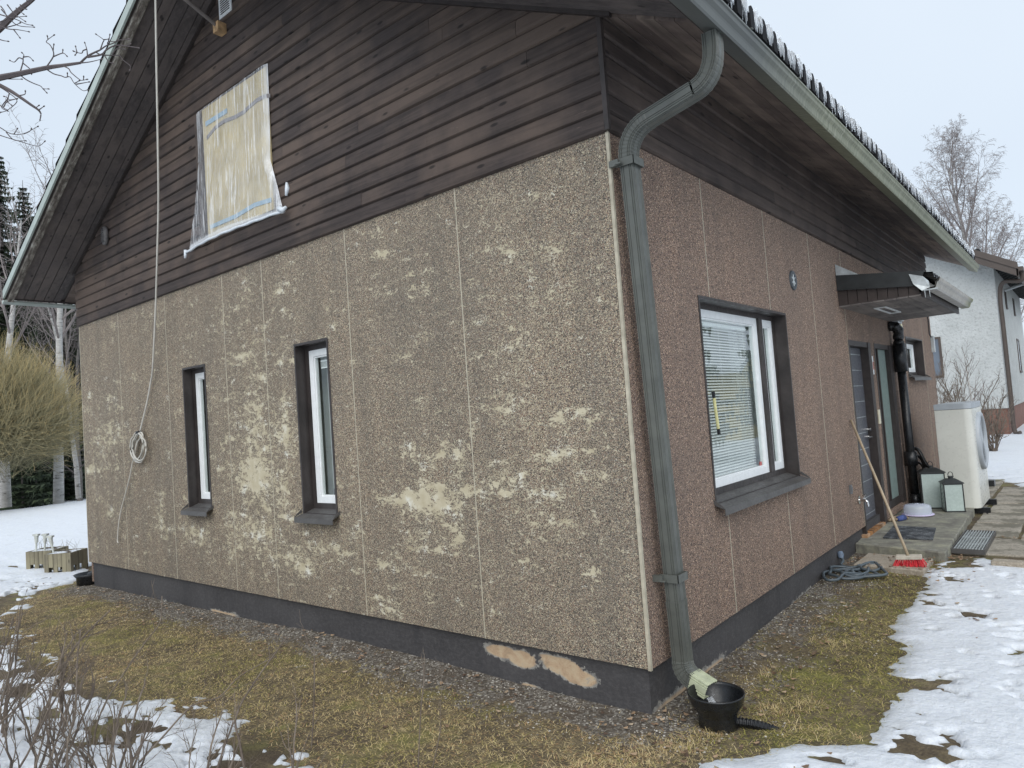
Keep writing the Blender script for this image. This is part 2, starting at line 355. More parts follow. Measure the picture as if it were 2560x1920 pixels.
def snow_t(X,Y):
    sd=sdist(X,Y); left=np.clip((-X-1.0)/1.5,0,1)*np.clip((-Y-.2)/.8,0,1)
    sdw=sd+(.26*fbm(X*2.2,Y*2.2,3,31)+(.13+.09*left)*fbm(X*7,Y*9,4,33)+(.02+.10*left)*fbm(X*24,Y*30,3,35))*(1+1.5*left)
    # streaky remnants in the dead grass at the left, holes in the snow on the right
    t=.042*(1-np.exp(-np.maximum(sdw,0)/.30))+np.minimum(sdw,0)*.25
    hole=fbm(X*3.3+5,Y*5.5,4,41)+.35*fbm(X*14,Y*20,3,43)
    near=np.exp(-np.maximum(sd,0)/(1.1+1.6*left))*np.clip(sd*6+.2,0,1)
    t=t-near*np.clip(hole*.55-.056*(1-left)+.012*left,0,.2)*(1.0+1.6*left)
    h2=fbm(X*5.5+3,Y*7,3,47); t=t-np.clip(h2-.20,0,.1)*.85*np.exp(-np.maximum(sd,0)/2.2)
    return t+.008*fbm(X*9,Y*9,3,51)+.03*np.clip(sd/6,0,1)*fbm(X*.8,Y*.8,3,53)
def snow_obj(name,xs,ys,zf,hole=None):
    X,Y,Z,v,f=grid(xs,ys,zf); T=(snow_t(X,Y)).reshape(-1); v[:,2]=gz(v[:,0],v[:,1])+T-.002
    fm=T[f].max(1)>-.03
    cx=v[f].mean(1); 
    inh=(cx[:,0]>-7.8)&(cx[:,0]<-.1)&(cx[:,1]>.1)&(cx[:,1]<10); fm&=~inh
    if hole is not None: fm&=~((cx[:,0]>hole[0])&(cx[:,0]<hole[1])&(cx[:,1]>hole[2])&(cx[:,1]<hole[3]))
    f=f[fm]; u,inv=np.unique(f,return_inverse=True); f=inv.reshape(-1,4); v=v[u]
    m_=MB(); m_.v=[v]; m_.f=f.tolist(); m_.t=[np.clip(T[u]/.03,0,1)]; m_.mi=[0]*len(f)
    return obj(name,m_,MT['snow'],smooth=True,kind='structure',origin=(0,0,0))
HX=(-9.0,3.0,-3.0,5.4)
nx_=np.arange(HX[0],HX[1]+1e-6,.02); ny_=np.arange(HX[2],HX[3]+1e-6,.02)
snow_obj('snow',nx_,ny_,lambda X,Y:X*0)
fx=np.unique(np.round(np.concatenate([gradaxis(-9.0,3.0,.1,(-420,420),1.15),]),5)); fy=np.unique(np.round(gradaxis(-3.0,12.2,.1,(-60,600),1.15),5))
snow_obj('snow_field',fx,fy,lambda X,Y:X*0,hole=(HX[0],HX[1],HX[2],HX[3]))
# ------------------------------------------------------------------ HOUSE
SL=.502; Z0=3.654; XL=-7.89; XR=-3.945; ZR=Z0+SL*3.945; YB=10.15; HP=2.976
house=thing('house','brown pebble-clad house with dark board gable, worn panels and brown windows','house',(-3.9,5,-.27))
def wallbox(): pass
def panel_obj(axis,u0,u1,z0,z1,holes,mat,step=None,wear=None,label=None,name='facade_panel'):
    """facade panel standing proud of its plane; axis 0: lies along x at y=0 (front -y); axis 1: along y at x=0 (front +x)"""
    g=.004; u0+=g;u1-=g; T=.03; hs=[(max(a,u0),min(b_,u1),c,d) for a,b_,c,d in holes if a<u1 and b_>u0]
    us=set([u0,u1]); zs=set([z0,z1])
    for a,b_,c,d in hs: us|={a,b_}; zs|={c,d}
    us=sorted(us); zs=sorted(zs)
    if step:
        def fill(q):
            r=[]
            for a,b_ in zip(q[:-1],q[1:]): n=max(1,int(round((b_-a)/step))); r+=list(np.linspace(a,b_,n,endpoint=False))
            return np.array(r+[q[-1]])
        us=fill(us); zs=fill(zs)
    us=np.array(us); zs=np.array(zs); U,Zz=np.meshgrid(us,zs,indexing='ij'); nu,nz_=U.shape; idx=np.arange(nu*nz_).reshape(nu,nz_)
    def P(U,Z,dp): 
        return np.stack([U,np.full_like(U,dp),Z],-1) if axis==0 else np.stack([np.full_like(U,-dp),U,Z],-1)
    tone=wear(U,Zz).reshape(-1) if wear is not None else np.full(U.size,0.)
    cu=(us[:-1]+us[1:])/2; cz=(zs[:-1]+zs[1:])/2
    keep=np.ones((nu-1,nz_-1),bool)
    for a,b_,c,d in hs: keep&=~((cu[:,None]>a)&(cu[:,None]<b_)&(cz[None,:]>c)&(cz[None,:]<d))
    f=np.stack([idx[:-1,:-1],idx[1:,:-1],idx[1:,1:],idx[:-1,1:]],-1)[keep]
    v=P(U,Zz,0).reshape(-1,3); faces=f.tolist(); m_=MB(); m_.add(v,faces,tone)
    # edges returned to the back
    e={}
    for q in faces:
        for i in range(4):
            k=(q[i],q[(i+1)%4]); e[k]=1
    bd=[k for k in e if (k[1],k[0]) not in e]
    off=np.array([0,T,0]) if axis==0 else np.array([-T,0,0])
    vv=[];ff=[]
    for i,(p,q_) in enumerate(bd):
        vv+=[v[p],v[q_],v[q_]+off,v[p]+off]; ff.append((4*i+1,4*i,4*i+3,4*i+2))
    m_.add(vv,ff,0.); 
    return obj(name,m_,mat,house,label)
# bald spots of the gable panels: centre and half axes in the photograph, weight
SP=[(530,620,16,30,.4),(515,775,24,9,.5),(555,900,13,50,.32),(548,1012,26,30,.62),(545,1045,42,22,.5),(545,1150,42,26,.45),(530,740,45,70,.14),(480,690,14,30,.25),
(615,935,17,26,.62),(611,872,12,14,.3),(616,1060,9,15,.5),(606,1090,12,9,.45),(640,1210,26,20,.6),(660,1230,14,14,.5),(725,1195,48,34,.2),(750,1150,24,40,.12),(690,1180,20,14,.3),
(833,1220,34,9,.72),(830,1297,30,10,.4),(842,1322,24,14,.55),(870,1078,52,12,.66),(925,1092,46,22,.5),(950,1075,30,20,.3),(995,990,10,26,.62),(890,955,40,38,.2),(925,1000,18,14,.35),(870,970,30,10,.3),(940,1100,60,50,.12),
(991,1158,9,13,.5),(965,1178,25,12,.3),(900,1165,18,14,.36),(985,1200,9,10,.3),(910,1188,24,10,.32),(915,1240,22,7,.34),(900,592,42,9,.3),(835,635,30,7,.22),(812,624,20,8,.28),(790,700,16,9,.16),
(1078,884,36,10,.6),(1095,908,12,10,.4),(1130,865,26,10,.3),(1068,537,34,9,.5),(1098,548,22,12,.36),(1110,575,30,20,.2),(1055,430,30,16,.26),(1050,470,40,40,.14),(1045,692,20,7,.42),(1128,748,12,9,.4),(1075,760,20,7,.22),(1110,760,70,60,.07),
(1108,1033,36,14,.56),(1268,1026,30,14,.5),(1088,1065,40,8,.34),(1080,1000,28,10,.32),(1250,892,40,12,.26),(1205,905,26,14,.36),(1260,885,14,10,.4),(1210,622,70,22,.14),(1190,560,30,30,.2),(1195,700,60,30,.09),(1285,1238,14,9,.42),(1265,1228,20,12,.2),(1130,1222,26,9,.22),(1170,1085,60,40,.10),(1140,1140,50,30,.06),(1100,1185,26,10,.12),(1240,940,60,40,.10),
(238,922,26,10,.42),(236,952,34,12,.42),(222,984,14,9,.3),(207,1012,24,8,.45),(245,882,16,10,.3),(232,862,14,6,.3),(238,1100,10,14,.35),(215,1080,10,10,.25),(225,1000,44,110,.11),(205,1178,14,9,.28),
(322,915,8,16,.1),(345,1108,8,28,.4),(330,1140,10,6,.3),(410,1153,24,20,.34),(436,1160,22,14,.26),(372,1140,10,8,.3),(448,1085,12,14,.22),(430,965,34,12,.14),(348,770,36,40,.06),(300,690,30,20,.12),(505,1205,14,16,.3),(455,1205,8,16,.28),(540,860,50,90,.14),(556,1000,50,120,.16),(560,1180,50,60,.14),(620,1000,40,110,.10),(700,1130,60,80,.10),(880,1130,110,110,.07),(930,1050,110,70,.08),(1120,950,170,180,.05),(440,900,36,240,.05),(1060,640,60,140,.07)]
SPW=[]
_rs=random.Random(77)
for _ in range(190): SPW.append((_rs.uniform(-7.8,-.15),_rs.uniform(.05,2.85),_rs.uniform(.03,.13),_rs.uniform(.014,.05),_rs.uniform(.18,.50)))
for _ in range(26): SPW.append((_rs.uniform(-7.7,-.3),_rs.uniform(.2,2.7),_rs.uniform(.03,.07),_rs.uniform(.15,.5),_rs.uniform(.10,.22)))
for u_,v_,a_,b_,wt in SP:
    wt=min(wt,.46 if a_*b_>350 else .58)
    K=1.15732; c0=on(1,0,u_*K,v_*K); cx=on(1,0,(u_+a_)*K,v_*K)-on(1,0,(u_-a_)*K,v_*K); cz=on(1,0,u_*K,(v_-b_)*K)-on(1,0,u_*K,(v_+b_)*K)
    SPW.append((c0[0],c0[2],abs(cx[0])/2*1.15,abs(cz[2])/2*1.15,wt))
def wear(U,Z):
    dx=.16*fbm(U*3,Z*3,3,61); dz=.12*fbm(U*3,Z*3,3,63); s=.045+.16*fbm(U*.9,Z*.6,3,65)+.14*fbm(U*3,Z*5,3,67)
    big=np.zeros_like(U)
    for x,z,a,b_,wt in SPW:
        r=((U+dx*min(1,a*4)-x)/a)**2+((Z+dz*min(1,b_*4)-z)/b_)**2; s=s+wt*.95*np.exp(-r*.8)
    return s
W1=(-5.150,-4.700,.745,2.150); W2=(-3.150,-2.700,.745,2.150); BW=(1.016,2.745,.745,2.128)
gs=[0,-1.2,-2.4,-3.6,-4.29,-5.49,-6.69,-7.88]
for b_,a_ in zip(gs[:-1],gs[1:]): panel_obj(0,a_,b_-(.0145 if b_==0 else 0),0,HP,[W1,W2],MT['panel_g'],.022,wear,'pebble panel with the stones worn off in tan patches')
DO=(4.735,5.700,-.30,1.995); ND=(5.915,6.870,-.02,2.000); SW=(7.900,9.190,1.596,2.163)
for a_,b_ in zip([0,1.2,2.4,3.6,4.735,5.9,7.2,9.3],[1.2,2.4,3.6,4.735,5.9,7.2,9.3,YB]):
    for c_,d_ in (((0,.745),(2.128,HP)) if a_==1.2 else ((0 if a_<4.7 or a_>6.9 else -.10,HP),)): panel_obj(1,a_+(.0145 if a_==0 else 0),b_,c_,d_,[BW,DO,ND,SW] if a_!=1.2 else [],MT['panel_s'])
# backing wall so that no light leaks between panels, back walls and left wall
m_=MB(); m_.box((XL+.0,.031,-.25),(XL+.05,YB,3.6)); m_.box((XL,YB-.03,-.2),(-.03,YB,3.6)); 
obj('rear_wall',m_,MT['panel_s'],house)
m_=MB()
def backing(m_,axis,u0,u1,z0,z1,holes,d0,d1):
    us=sorted({u0,u1}|{h[0] for h in holes}|{h[1] for h in holes}); 
    for a_,b_ in zip(us[:-1],us[1:]):
        zz=[z0]
        hh=sorted([(h[2],h[3]) for h in holes if h[0]<=a_+1e-6 and h[1]>=b_-1e-6])
        segs=[];z=z0
        for c,d in hh: segs.append((z,max(c,z0))); z=d
        segs.append((z,z1))
        for c,d in segs:
            if d-c<.01: continue
            if axis==0: m_.box((a_,d0,c),(b_,d1,d))
            else: m_.box((-d1,a_,c),(-d0,b_,d))
backing(m_,0,XL+.05,-.06,-.01,3.6,[W1,W2],.031,.06); backing(m_,1,.06,YB-.04,-.01,3.6,[BW,DO,ND,SW],.031,.06)
obj('wall_core',m_,MT['rubber'],house)
# joint strips
m_=MB()
for x in gs[1:-1]: m_=MB(); m_.box((x-.0042,-.0015,0),(x+.0042,.02,HP)); obj('joint_strip',m_,MT['cream'],house)
m_=MB(); m_.box((-7.884,-.003,0),(-7.872,.03,HP)); obj('joint_strip',m_,MT['cream'],house)
for y in (1.2,2.4,3.6,4.735,7.2,9.3):
    holes=[(h[2],h[3]) for h in (BW,DO,ND,SW) if h[0]<y<h[1]]; z=0
    for c,d in holes+[(HP,HP)]:
        if c>z+.01: m_=MB(); m_.box((-.02,y-.0042,z),(.0015,y+.0042,c)); obj('joint_strip',m_,MT['cream'],house)
        z=d
m_=MB(); m_.box((-.014,-.0045,-.004),(.0045,.014,HP)); obj('corner_strip',m_,MT['cream'],house,'pale strip capping the corner of the panels')
# plinth
def plinth():
    m_=MB(); r=.035
    bl=[(-1.10,-.080,.20,.060,1.05),(-.93,-.10,.17,.078,1.05),(-.62,-.095,.20,.075,1.1),(-.50,-.14,.17,.065,1.1),(-.72,-.06,.14,.045,.9)]
    def tone(U,Z):
        # pale flaked concrete at the foot
        foot=np.clip(1.0-(Z+.25-.045*fbm(U*3,Z*0,3,71)*2)/.05,0,1)*(.15+.85*np.clip(fbm(U*1.3,Z*0+3,3,73)*5+.4,0,1))
        s=foot*.52+foot*(foot>.75)*.1
        for x,z,a_,b_,wt in bl: s=np.maximum(s,wt*.75*np.exp(-(((U-x)/a_)**2+((Z-z)/b_)**2)**1.5))
        return s
    us=np.arange(-7.83,-.03,.03); us=np.append(us,-.035); zs=np.linspace(-.6,.002,25)
    U,Z=np.meshgrid(us,zs,indexing='ij'); idx=np.arange(U.size).reshape(U.shape)
    f=np.stack([idx[:-1,:-1],idx[1:,:-1],idx[1:,1:],idx[:-1,1:]],-1).reshape(-1,4).tolist()
    m_.add(np.stack([U,r+.003*fbm(U*6,Z*6,3,75),Z],-1),f,tone(U,Z).reshape(-1))
    us=np.append(np.arange(.035,YB,.04),YB); U,Z=np.meshgrid(us,zs,indexing='ij'); idx=np.arange(U.size).reshape(U.shape)
    f=np.stack([idx[:-1,:-1],idx[1:,:-1],idx[1:,1:],idx[:-1,1:]],-1).reshape(-1,4).tolist()
    tn=np.clip(1.1-(Z+.25)/.085,0,1)*(.25+.7*np.clip(fbm(U*2.2,Z*4,3,77)*4+.2,0,1))*.66
    m_.add(np.stack([-r+.003*fbm(U*6,Z*6,3,78),U,Z],-1),f,tn.reshape(-1))
    m_.box((-7.83,.04,-.5),(-.05,.3,-.001),0); m_.box((-.3,.3,-.5),(-.05,YB,-.001),0); m_.box((-7.84,.035,-.6),(-7.83,YB,0),0)
    return obj('plinth',m_,MT['plinth'],house,'dark painted concrete plinth with flaked tan patches near the corner')
plinth()
# cladding boards -------------------------------------------------------
def board(m_,axis,u0,u1,z0,h,tone,front=-.022,side=1,lean=.004):
    # profile (depth, z): chamfered lower lip, slanted face, shadow groove on top
    pr=[(front+.012,z0+.001),(front-.003,z0+.009),(front-lean,z0+.026),(front+.001,z0+h-.016),(front+.012,z0+h-.013),(front+.014,z0+h-.001),(.012,z0+h-.001),(.012,z0)]
    if axis==0: m_.prism([(d,z) for d,z in pr],0,u0,u1,tone)
    else: # side wall: depth goes +x
        n=len(pr); v=[]
        for t in (u0,u1): v+=[(-d,t,z) for d,z in pr]
        f=[(i,n+i,n+(i+1)%n,(i+1)%n) for i in range(n)]+[tuple(range(n)),tuple(range(2*n-1,n-1,-1))]
        m_.add(v,f,tone)
def clad():
    m_=MB(); r=random.Random(3); h=.1112; z=HP-.004; k=0
    while z<ZR-.02:
        zz=z; xr=min(-.001,(Z0-zz)/SL+0.05) if zz>Z0-.02 else -.0015; xl=max(XL+.0,XL-(Z0-zz)/SL*1-.05) if zz>Z0 else XL
        x=xl
        while x<xr-.01:
            L=r.choice([1.6,2.4,3.1,4.2,1.1,5])*r.uniform(.7,1.1); e=min(xr,x+L)
            if xr-e<.4: e=xr
            board(m_,0,x+.001,e-.001,zz,h,r.random(),-.022-r.uniform(0,.003)); x=e
        z+=h; k+=1
    return obj('wood_cladding',m_,MT['cladx'],house,'weathered dark brown horizontal boards filling the gable')
clad()
def clad2():
    m_=MB(); r=random.Random(5); h=.1112; z=HP-.004
    while z<Z0-.01:
        y=-.0
        while y<YB-.01:
            L=r.choice([2.4,3.1,4.2,3.6])*r.uniform(.7,1.1); e=min(YB,y+L)
            if YB-e<.4: e=YB
            board(m_,1,y+.001,e-.001,z,h,r.random()*.8,-.022-r.uniform(0,.003)); y=e
        z+=h
    return obj('wood_cladding',m_,MT['clady'],house,'dark boards under the eave of the door side')
clad2()
m_=MB(); m_.box((-.004,-.026,HP+.0),(.026,.002,Z0-.0),.2); obj('corner_board',m_,MT['dark'],house)
# ------------------------------------------------------------------ ROOF
YF=-.60; YR=10.35; XE=.549; XEL=XL-.55; 
def zs_(x): return ZR-SL*abs(x-XR)           # underside of the soffit
def slab(m_,xa,xb,y0,y1,za,zb,tone=.5,nseg=1):
    v=[]
    for z in (za,zb):
        v+=[(xa,y0,zs_(xa)+z),(xb,y0,zs_(xb)+z),(xb,y1,zs_(xb)+z),(xa,y1,zs_(xa)+z)]
    m_.hexa(v,tone)
m_=MB()
for xe in (XE,XEL):
    a_,b_=sorted((XR,xe)); slab(m_,a_,b_,YF+.03,YR,.022,.15)
obj('roof',m_,MT['dark'],house,'dark pitched roof with wide eaves')
roofs=house
# rake soffit boards (run up the slope)
m_=MB(); r=random.Random(9); n=5; w_=(.0-YF-.055)/n
for s in (-1,1):
    xe=XEL if s<0 else XE-.0
    for i in range(n):
        y1=-.0-i*w_-(.024 if i==0 else 0); y0=-(i+1)*w_+.008; x=xe
        while (x-XR)*(1 if s>0 else -1)>0.02:
            L=r.uniform(1.3,3.4); x2=x-L*s if s>0 else x+L
            if (x2-XR)*s<.3: x2=XR
            a_,b_=sorted((x,x2)); slab(m_,a_+.0015,b_-.0015,y0,y1,-.0+r.uniform(0,.003),.0215,r.random()); x=x2
obj('rake_soffit',m_,MT['soffx'],house,'dark boards under the gable overhang')
# eave soffit boards (run along the house)
m_=MB()
for s in (1,-1):
    n=5; w_=XE/n
    for i in range(n):
        if s>0: xa,xb=i*w_,(i+1)*w_-.004
        else: xa,xb=XL-(i+1)*w_+.004,XL-i*w_
        y=0.03
        while y<YR-.01:
            L=r.uniform(1.8,4.4); e=min(YR,y+L); e=YR if YR-e<.5 else e
            slab(m_,xa,xb,y,e-.003,-.001+r.uniform(0,.004),.0212,r.random()); y=e
    obj('eave_soffit',m_,MT['soffy'],house,'rough grey-brown boards under the eave'); m_=MB()
# moulding where rake soffit meets the gable
m_=MB()
for s,xe in ((1,XE-.45),(-1,XL)):
    a_,b_=sorted((XR,xe)); slab(m_,a_,b_,-.054,-.026,-.028,.0)
obj('moulding',m_,MT['dark'],house)
# barge board: mouldy wood underside + flashing
for s,xe in ((1,XE+.02),(-1,XEL-.02)):
    a_,b_=sorted((XR,xe))
    m_=MB(); slab(m_,a_,b_,YF-.004,YF+.058,-.03,.10,.5); bb=obj('barge_board',m_,MT['trim'],house,'mouldy pale-streaked board along the roof edge')
    m_=MB(); slab(m_,a_,b_,YF-.03,YF-.006,.015,.10); obj('batten',m_,MT['dark'],bb)
    m_=MB(); slab(m_,a_-.01,b_+.01,YF-.050,YF-.031,.012,.112); slab(m_,a_-.01,b_+.01,YF-.031,YF+.12,.10,.112); obj('flashing',m_,MT['green_metal'],bb,'pale green metal edge flashing')
# tiles
def tile_mat():
    m=NM('dark_roof_tile'); c=m.coord(); n=m.noise(c,12,5); m.bump(n,.3,.01); m.b.inputs['Specular IOR Level'].default_value=.15; return m.set(m.ramp(n,[(.3,(.008,.008,.009)),(.7,(.018,.018,.020))]),.7)
MT['tile']=tile_mat()
def tiles(s):
    m_=MB(); ys=np.arange(YF-.02,YR+.03,.186/8); xe=XE+.085 if s>0 else XEL-.085
    L=abs(xe-XR); nc=14; xsn=[]; zo=[]
    for i in range(nc):
        for t,o_ in ((0,.052),(.97,.012)): xsn.append((i+t)/nc*L); zo.append(o_)
    xsn.append(L);zo.append(.012)
    xsn=np.array(xsn); zo=np.array(zo)
    X,Yg=np.meshgrid(xsn,ys,indexing='ij'); px_=xe-s*X; ph=(Yg/.186)%1.0
    prof=.052*np.clip(np.exp(-((ph-.5)/.17)**2),0,1)
    Z=ZR-SL*np.abs(px_-XR)+.16+zo[:,None]+prof+.008
    idx=np.arange(X.size).reshape(X.shape); f=np.stack([idx[:-1,:-1],idx[1:,:-1],idx[1:,1:],idx[:-1,1:]],-1).reshape(-1,4).tolist()
    m_.add(np.stack([px_,Yg,Z],-1),f)
    # front faces of the lowest course
    v=np.stack([px_[0],Yg[0],Z[0]],-1); v2=v.copy(); v2[:,2]-=np.where(prof[0]>.02,.085,.03); v2[:,0]-=s*.01; n=len(v)
    m_.add(np.concatenate([v,v2]),[(i,i+1,n+i+1,n+i) for i in range(n-1)])
    return obj('roof_tiles',m_,MT['tile'],house,smooth=False)
tiles(1); tiles(-1)
# eave tile noses
m_=MB(); yb=.0+.186*.5
k=0; y=-.5*.186-.186*2
while y<YR:
    zt=zs_(XE+.10)+.16+.05+.052+.014; w_=.034+.004*math.sin(k*2.3)
    th=np.linspace(0,math.pi,7); x0=XE+.150
    pts=[(y-w_,zt-.145)]+[(y-w_*math.cos(t)*1.0,zt-.055+.04*math.sin(t)) for t in th]+[(y+w_,zt-.145)]
    m_.prism([(p[0],p[1]) for p in pts],0,XE+.03,x0); obj('tile_nose',m_,MT['tile'],house); m_=MB(); y+=.186; k+=1
# fascia and gutter
for s in (1,-1):
    xf=XE if s>0 else XEL
    m_=MB(); a_,b_=sorted((xf,xf+s*.018)); zf=zs_(xf)
    m_.box((a_,YF+.06,zf-.012),(b_,YR+.01,zf+.15)); obj('fascia',m_,MT['dark'],house)
    zt=zf+.014; zb_=zf-.088; x0=xf+s*.019
    pr_=[(0,.0),(0,-.045),(.006,-.050),(.110,-.102),(.118,-.092),(.124,-.060),(.128,-.050),(.146,-.034),(.150,-.012),(.158,-.008),(.157,.003),(.146,.002)]
    pi_=[(.143,-.012),(.140,-.028),(.122,-.045),(.117,-.060),(.112,-.085),(.104,-.093),(.008,-.044),(.006,.0)]
    out=[(x0+s*a_,zt+b_) for a_,b_ in pr_]; inn=[(x0+s*a_,zt+b_) for a_,b_ in pi_]
    if s<0: out=[(xf-.022+(x-x0)*.5,zf-.02+(z-zt)*.45) for x,z in out]; inn=[(xf-.022+(x-x0)*.5,zf-.02+(z-zt)*.45) for x,z in inn]
    poly=out+inn; n=len(poly); m_=MB(); v=[]
    ysn=[YF-.045,YR+.32 if s>0 else YR]
    for y in ysn: v+=[(x,y,z) for x,z in poly]
    f=[(i,(i+1)%n,n+(i+1)%n,n+i) if s>0 else ((i+1)%n,i,n+i,n+(i+1)%n) for i in range(n)]
    m_.add(v,f)
    for y,t in zip(ysn,(1,-1)):
        e=out[:-1]; m_.add([(x,y,z) for x,z in e]+[(x,y+.004*t,z) for x,z in e],[tuple(range(len(e))) ,tuple(range(2*len(e)-1,len(e)-1,-1))])
    gt=obj('gutter',m_,MT['gutter'] if s>0 else MT['green_metal'],house,'long grey gutter going green with algae' if s>0 else 'pale gutter at the far eave')
    m_=MB(); y=.35
    while y<YR:
        a_,b_=sorted((x0+s*.0,x0+s*.165)); m_=MB(); m_.box((a_,y-.011,zt+.006),(b_,y+.011,zt+.010)); obj('gutter_bracket',m_,MT['pipe'],gt); y+=.8
# ice between the tile noses
def ice_mat():
    m=NM('ice'); N=m.N
    m.set((.93,.96,.99),.08); m.b.inputs['Transmission Weight'].default_value=.72; m.b.inputs['IOR'].default_value=1.31
    n=m.noise(m.coord(),60,4,.7); m.bump(n,.5,.01); return m.m
MT['ice']=ice_mat()
m_=MB(); y=-.5*.186-.186*2; r=random.Random(4)
m2=MB()
while y<YR-.1:
    zt=zs_(XE+.10)+.16+.05+.018
    c=y+.093
    for q in range(8):
        yy=c+r.uniform(-.045,.045); L=r.uniform(.03,.105); xx=XE+.142+r.uniform(-.012,.012); rr=r.uniform(.005,.010)
        p=[(xx,yy,zt+.015),(xx+.004,yy,zt-L*.4),(xx+.004,yy+r.uniform(-.004,.004),zt-L)]
        m2.tube(p,[rr*1.3,rr,.002],6)
    # frozen snow crust on the pan
    pr=[]; n=8
    for i in range(n+1):
        t=i/n; pr.append((y+.035+t*.116, zt+.028+.030*math.sin(t*math.pi)+r.uniform(-.008,.010)))
    poly=pr+[(y+.151,zt-.018),(y+.093,zt-.03),(y+.035,zt-.018)]
    m_.prism(poly,0,XE-.1,XE+.140+r.uniform(-.01,.012)); y+=.186
icc=thing('icicles','row of clear icicles and ice crust frozen along the eave tiles','ice',(XE+.1,5,3.4)); 
m3=m2; o1=obj('icicle',m3,MT['ice'],icc,smooth=True,kind='stuff'); o2=obj('ice_crust',m_,MT['ice'],icc,kind='stuff')
tag(icc,kind='stuff')
# ------------------------------------------------------------------ WINDOWS
def window(axis,op,d,sashes,label,sill=True,mull=None,frame=.0,lipw=.012,blinds=False,rfront=.006):
    """op=(u0,u1,z0,z1); d depth of the sash plane; sashes: list (u0,u1) ; box coords mapped"""
    u0,u1,z0,z1=op
    def bx(m_,a0,a1,c0,c1,e0,e1,tone=.5):   # u range, depth range (positive inward), z range
        if axis==0: m_.box((a0,c0,e0),(a1,c1,e1),tone)
        else: m_.box((-c1,a0,e0),(-c0,a1,e1),tone)
    f=MB(); t=.008; D_=d+.05
    bx(f,u0+.001,u0+t,-rfront,D_,z0,z1-.001); bx(f,u1-t,u1-.001,-rfront,D_,z0,z1-.001); bx(f,u0+t,u1-t,-rfront,D_,z1-t,z1-.001); bx(f,u0+t,u1-t,.0,D_,z0,z0+t)
    for a,b_ in ((u0-lipw,u0+.001),(u1-.001,u1+lipw)): bx(f,a,b_,-rfront+.0005,-.0005,z0,z1+lipw)
    bx(f,u0+.001,u1-.001,-rfront+.0005,-.0005,z1-.001,z1+lipw)
    wnd=obj('window',f,MT['metal_brown'],house,label)
    fr=MB(); fw=frame
    bx(fr,u0+t,u0+t+fw,d-.01,d+.05,z0+t,z1-t); bx(fr,u1-t-fw,u1-t,d-.01,d+.05,z0+t,z1-t); bx(fr,u0+t+fw,u1-t-fw,d-.01,d+.05,z1-t-fw,z1-t); bx(fr,u0+t+fw,u1-t-fw,d-.012,d+.05,z0+t,z0+.075)
    if mull: bx(fr,mull[0],mull[1],d-.022,d+.05,z0+.075,z1-t-fw)
    obj('frame',fr,MT['metal_brown'],wnd)
    zs0,zs1=z0+.077,z1-t-fw-.001
    for a,b_ in sashes:
        s=MB(); q=.055; 
        bx(s,a,a+q,d-.004,d+.04,zs0,zs1); bx(s,b_-q,b_,d-.004,d+.04,zs0,zs1); bx(s,a+q,b_-q,d-.004,d+.04,zs1-q,zs1); bx(s,a+q,b_-q,d-.004,d+.04,zs0,zs0+q)
        # inner bead
        q2=q+.012
        bx(s,a+q,a+q2,d+.006,d+.04,zs0+q,zs1-q); bx(s,b_-q2,b_-q,d+.006,d+.04,zs0+q,zs1-q); bx(s,a+q2,b_-q2,d+.006,d+.04,zs1-q2,zs1-q); bx(s,a+q2,b_-q2,d+.006,d+.04,zs0+q,zs0+q2)
        obj('sash',s,MT['white'],wnd,bevel=.002)
        g=MB(); bx(g,a+q2,b_-q2,d+.018,d+.020,zs0+q2,zs1-q2); obj('pane',g,MT['glass'],wnd)
        g=MB(); q3=.04
        bx(g,a+.01,a+q2+q3,d+.16,d+.2,zs0,zs1); bx(g,b_-q2-q3,b_-.01,d+.16,d+.2,zs0,zs1); bx(g,a,b_,d+.16,d+.2,zs0,zs0+q2+.03); bx(g,a,b_,d+.16,d+.2,zs1-q2-.02,zs1)
        obj('inner_sash',g,MT['white'],wnd)
        g=MB(); 
        if blinds:
            z=zs0+.07; 
            while z<zs1-.09:
                ua,ub=a+q2+.012,b_-q2-.012; c=d+.075; hw=.0125; th=R_(36)
                p=[(c-hw*math.cos(th),z-hw*math.sin(th)),(c,z+.0018),(c+hw*math.cos(th),z+hw*math.sin(th))]
                v=[]
                for uu in (ua,ub):
                    for dd,zz in p+[(dd_,zz_-.0007) for dd_,zz_ in p[::-1]]:
                        v.append((uu,dd,zz) if axis==0 else (-dd,uu,zz))
                n=6; g.add(v,[(i,(i+1)%n,n+(i+1)%n,n+i) for i in range(n)]); z+=.0215
            for uu in (a+.16,(a+b_)/2,b_-.16):
                if b_-a<.4 and abs(uu-(a+b_)/2)>.01: continue
                bx(g,uu-.001,uu+.001,d+.060,d+.0615,zs0+.06,zs1-.06)
            bx(g,a+q2+.01,b_-q2-.01,d+.06,d+.09,zs1-.095,zs1-.07)
        else:
            bx(g,a+q2+.004,b_-q2-.004,d+.06,d+.085,zs1-.155,zs1-.145); bx(g,a+q2+.004,b_-q2-.004,d+.06,d+.09,zs1-.10,zs1-.085)
            z=zs1-.14
            while z<zs1-.10: bx(g,a+q2+.004,b_-q2-.004,d+.06,d+.085,z,z+.003); z+=.008
        obj('blind',g,MT['blind'],wnd)
    g=MB(); # the room niche behind
    bx(g,u0-.3,u1+.3,1.0,1.02,z0-.3,z1+.2); bx(g,u0-.32,u0-.3,.06,1.02,z0-.3,z1+.2); bx(g,u1+.3,u1+.32,.06,1.02,z0-.3,z1+.2)
    bx(g,u0-.3,u1+.3,.06,1.02,z1+.2,z1+.22); bx(g,u0-.3,u1+.3,.06,1.02,z0-.32,z0-.3)
    obj('room',g,MT['interior'],wnd)
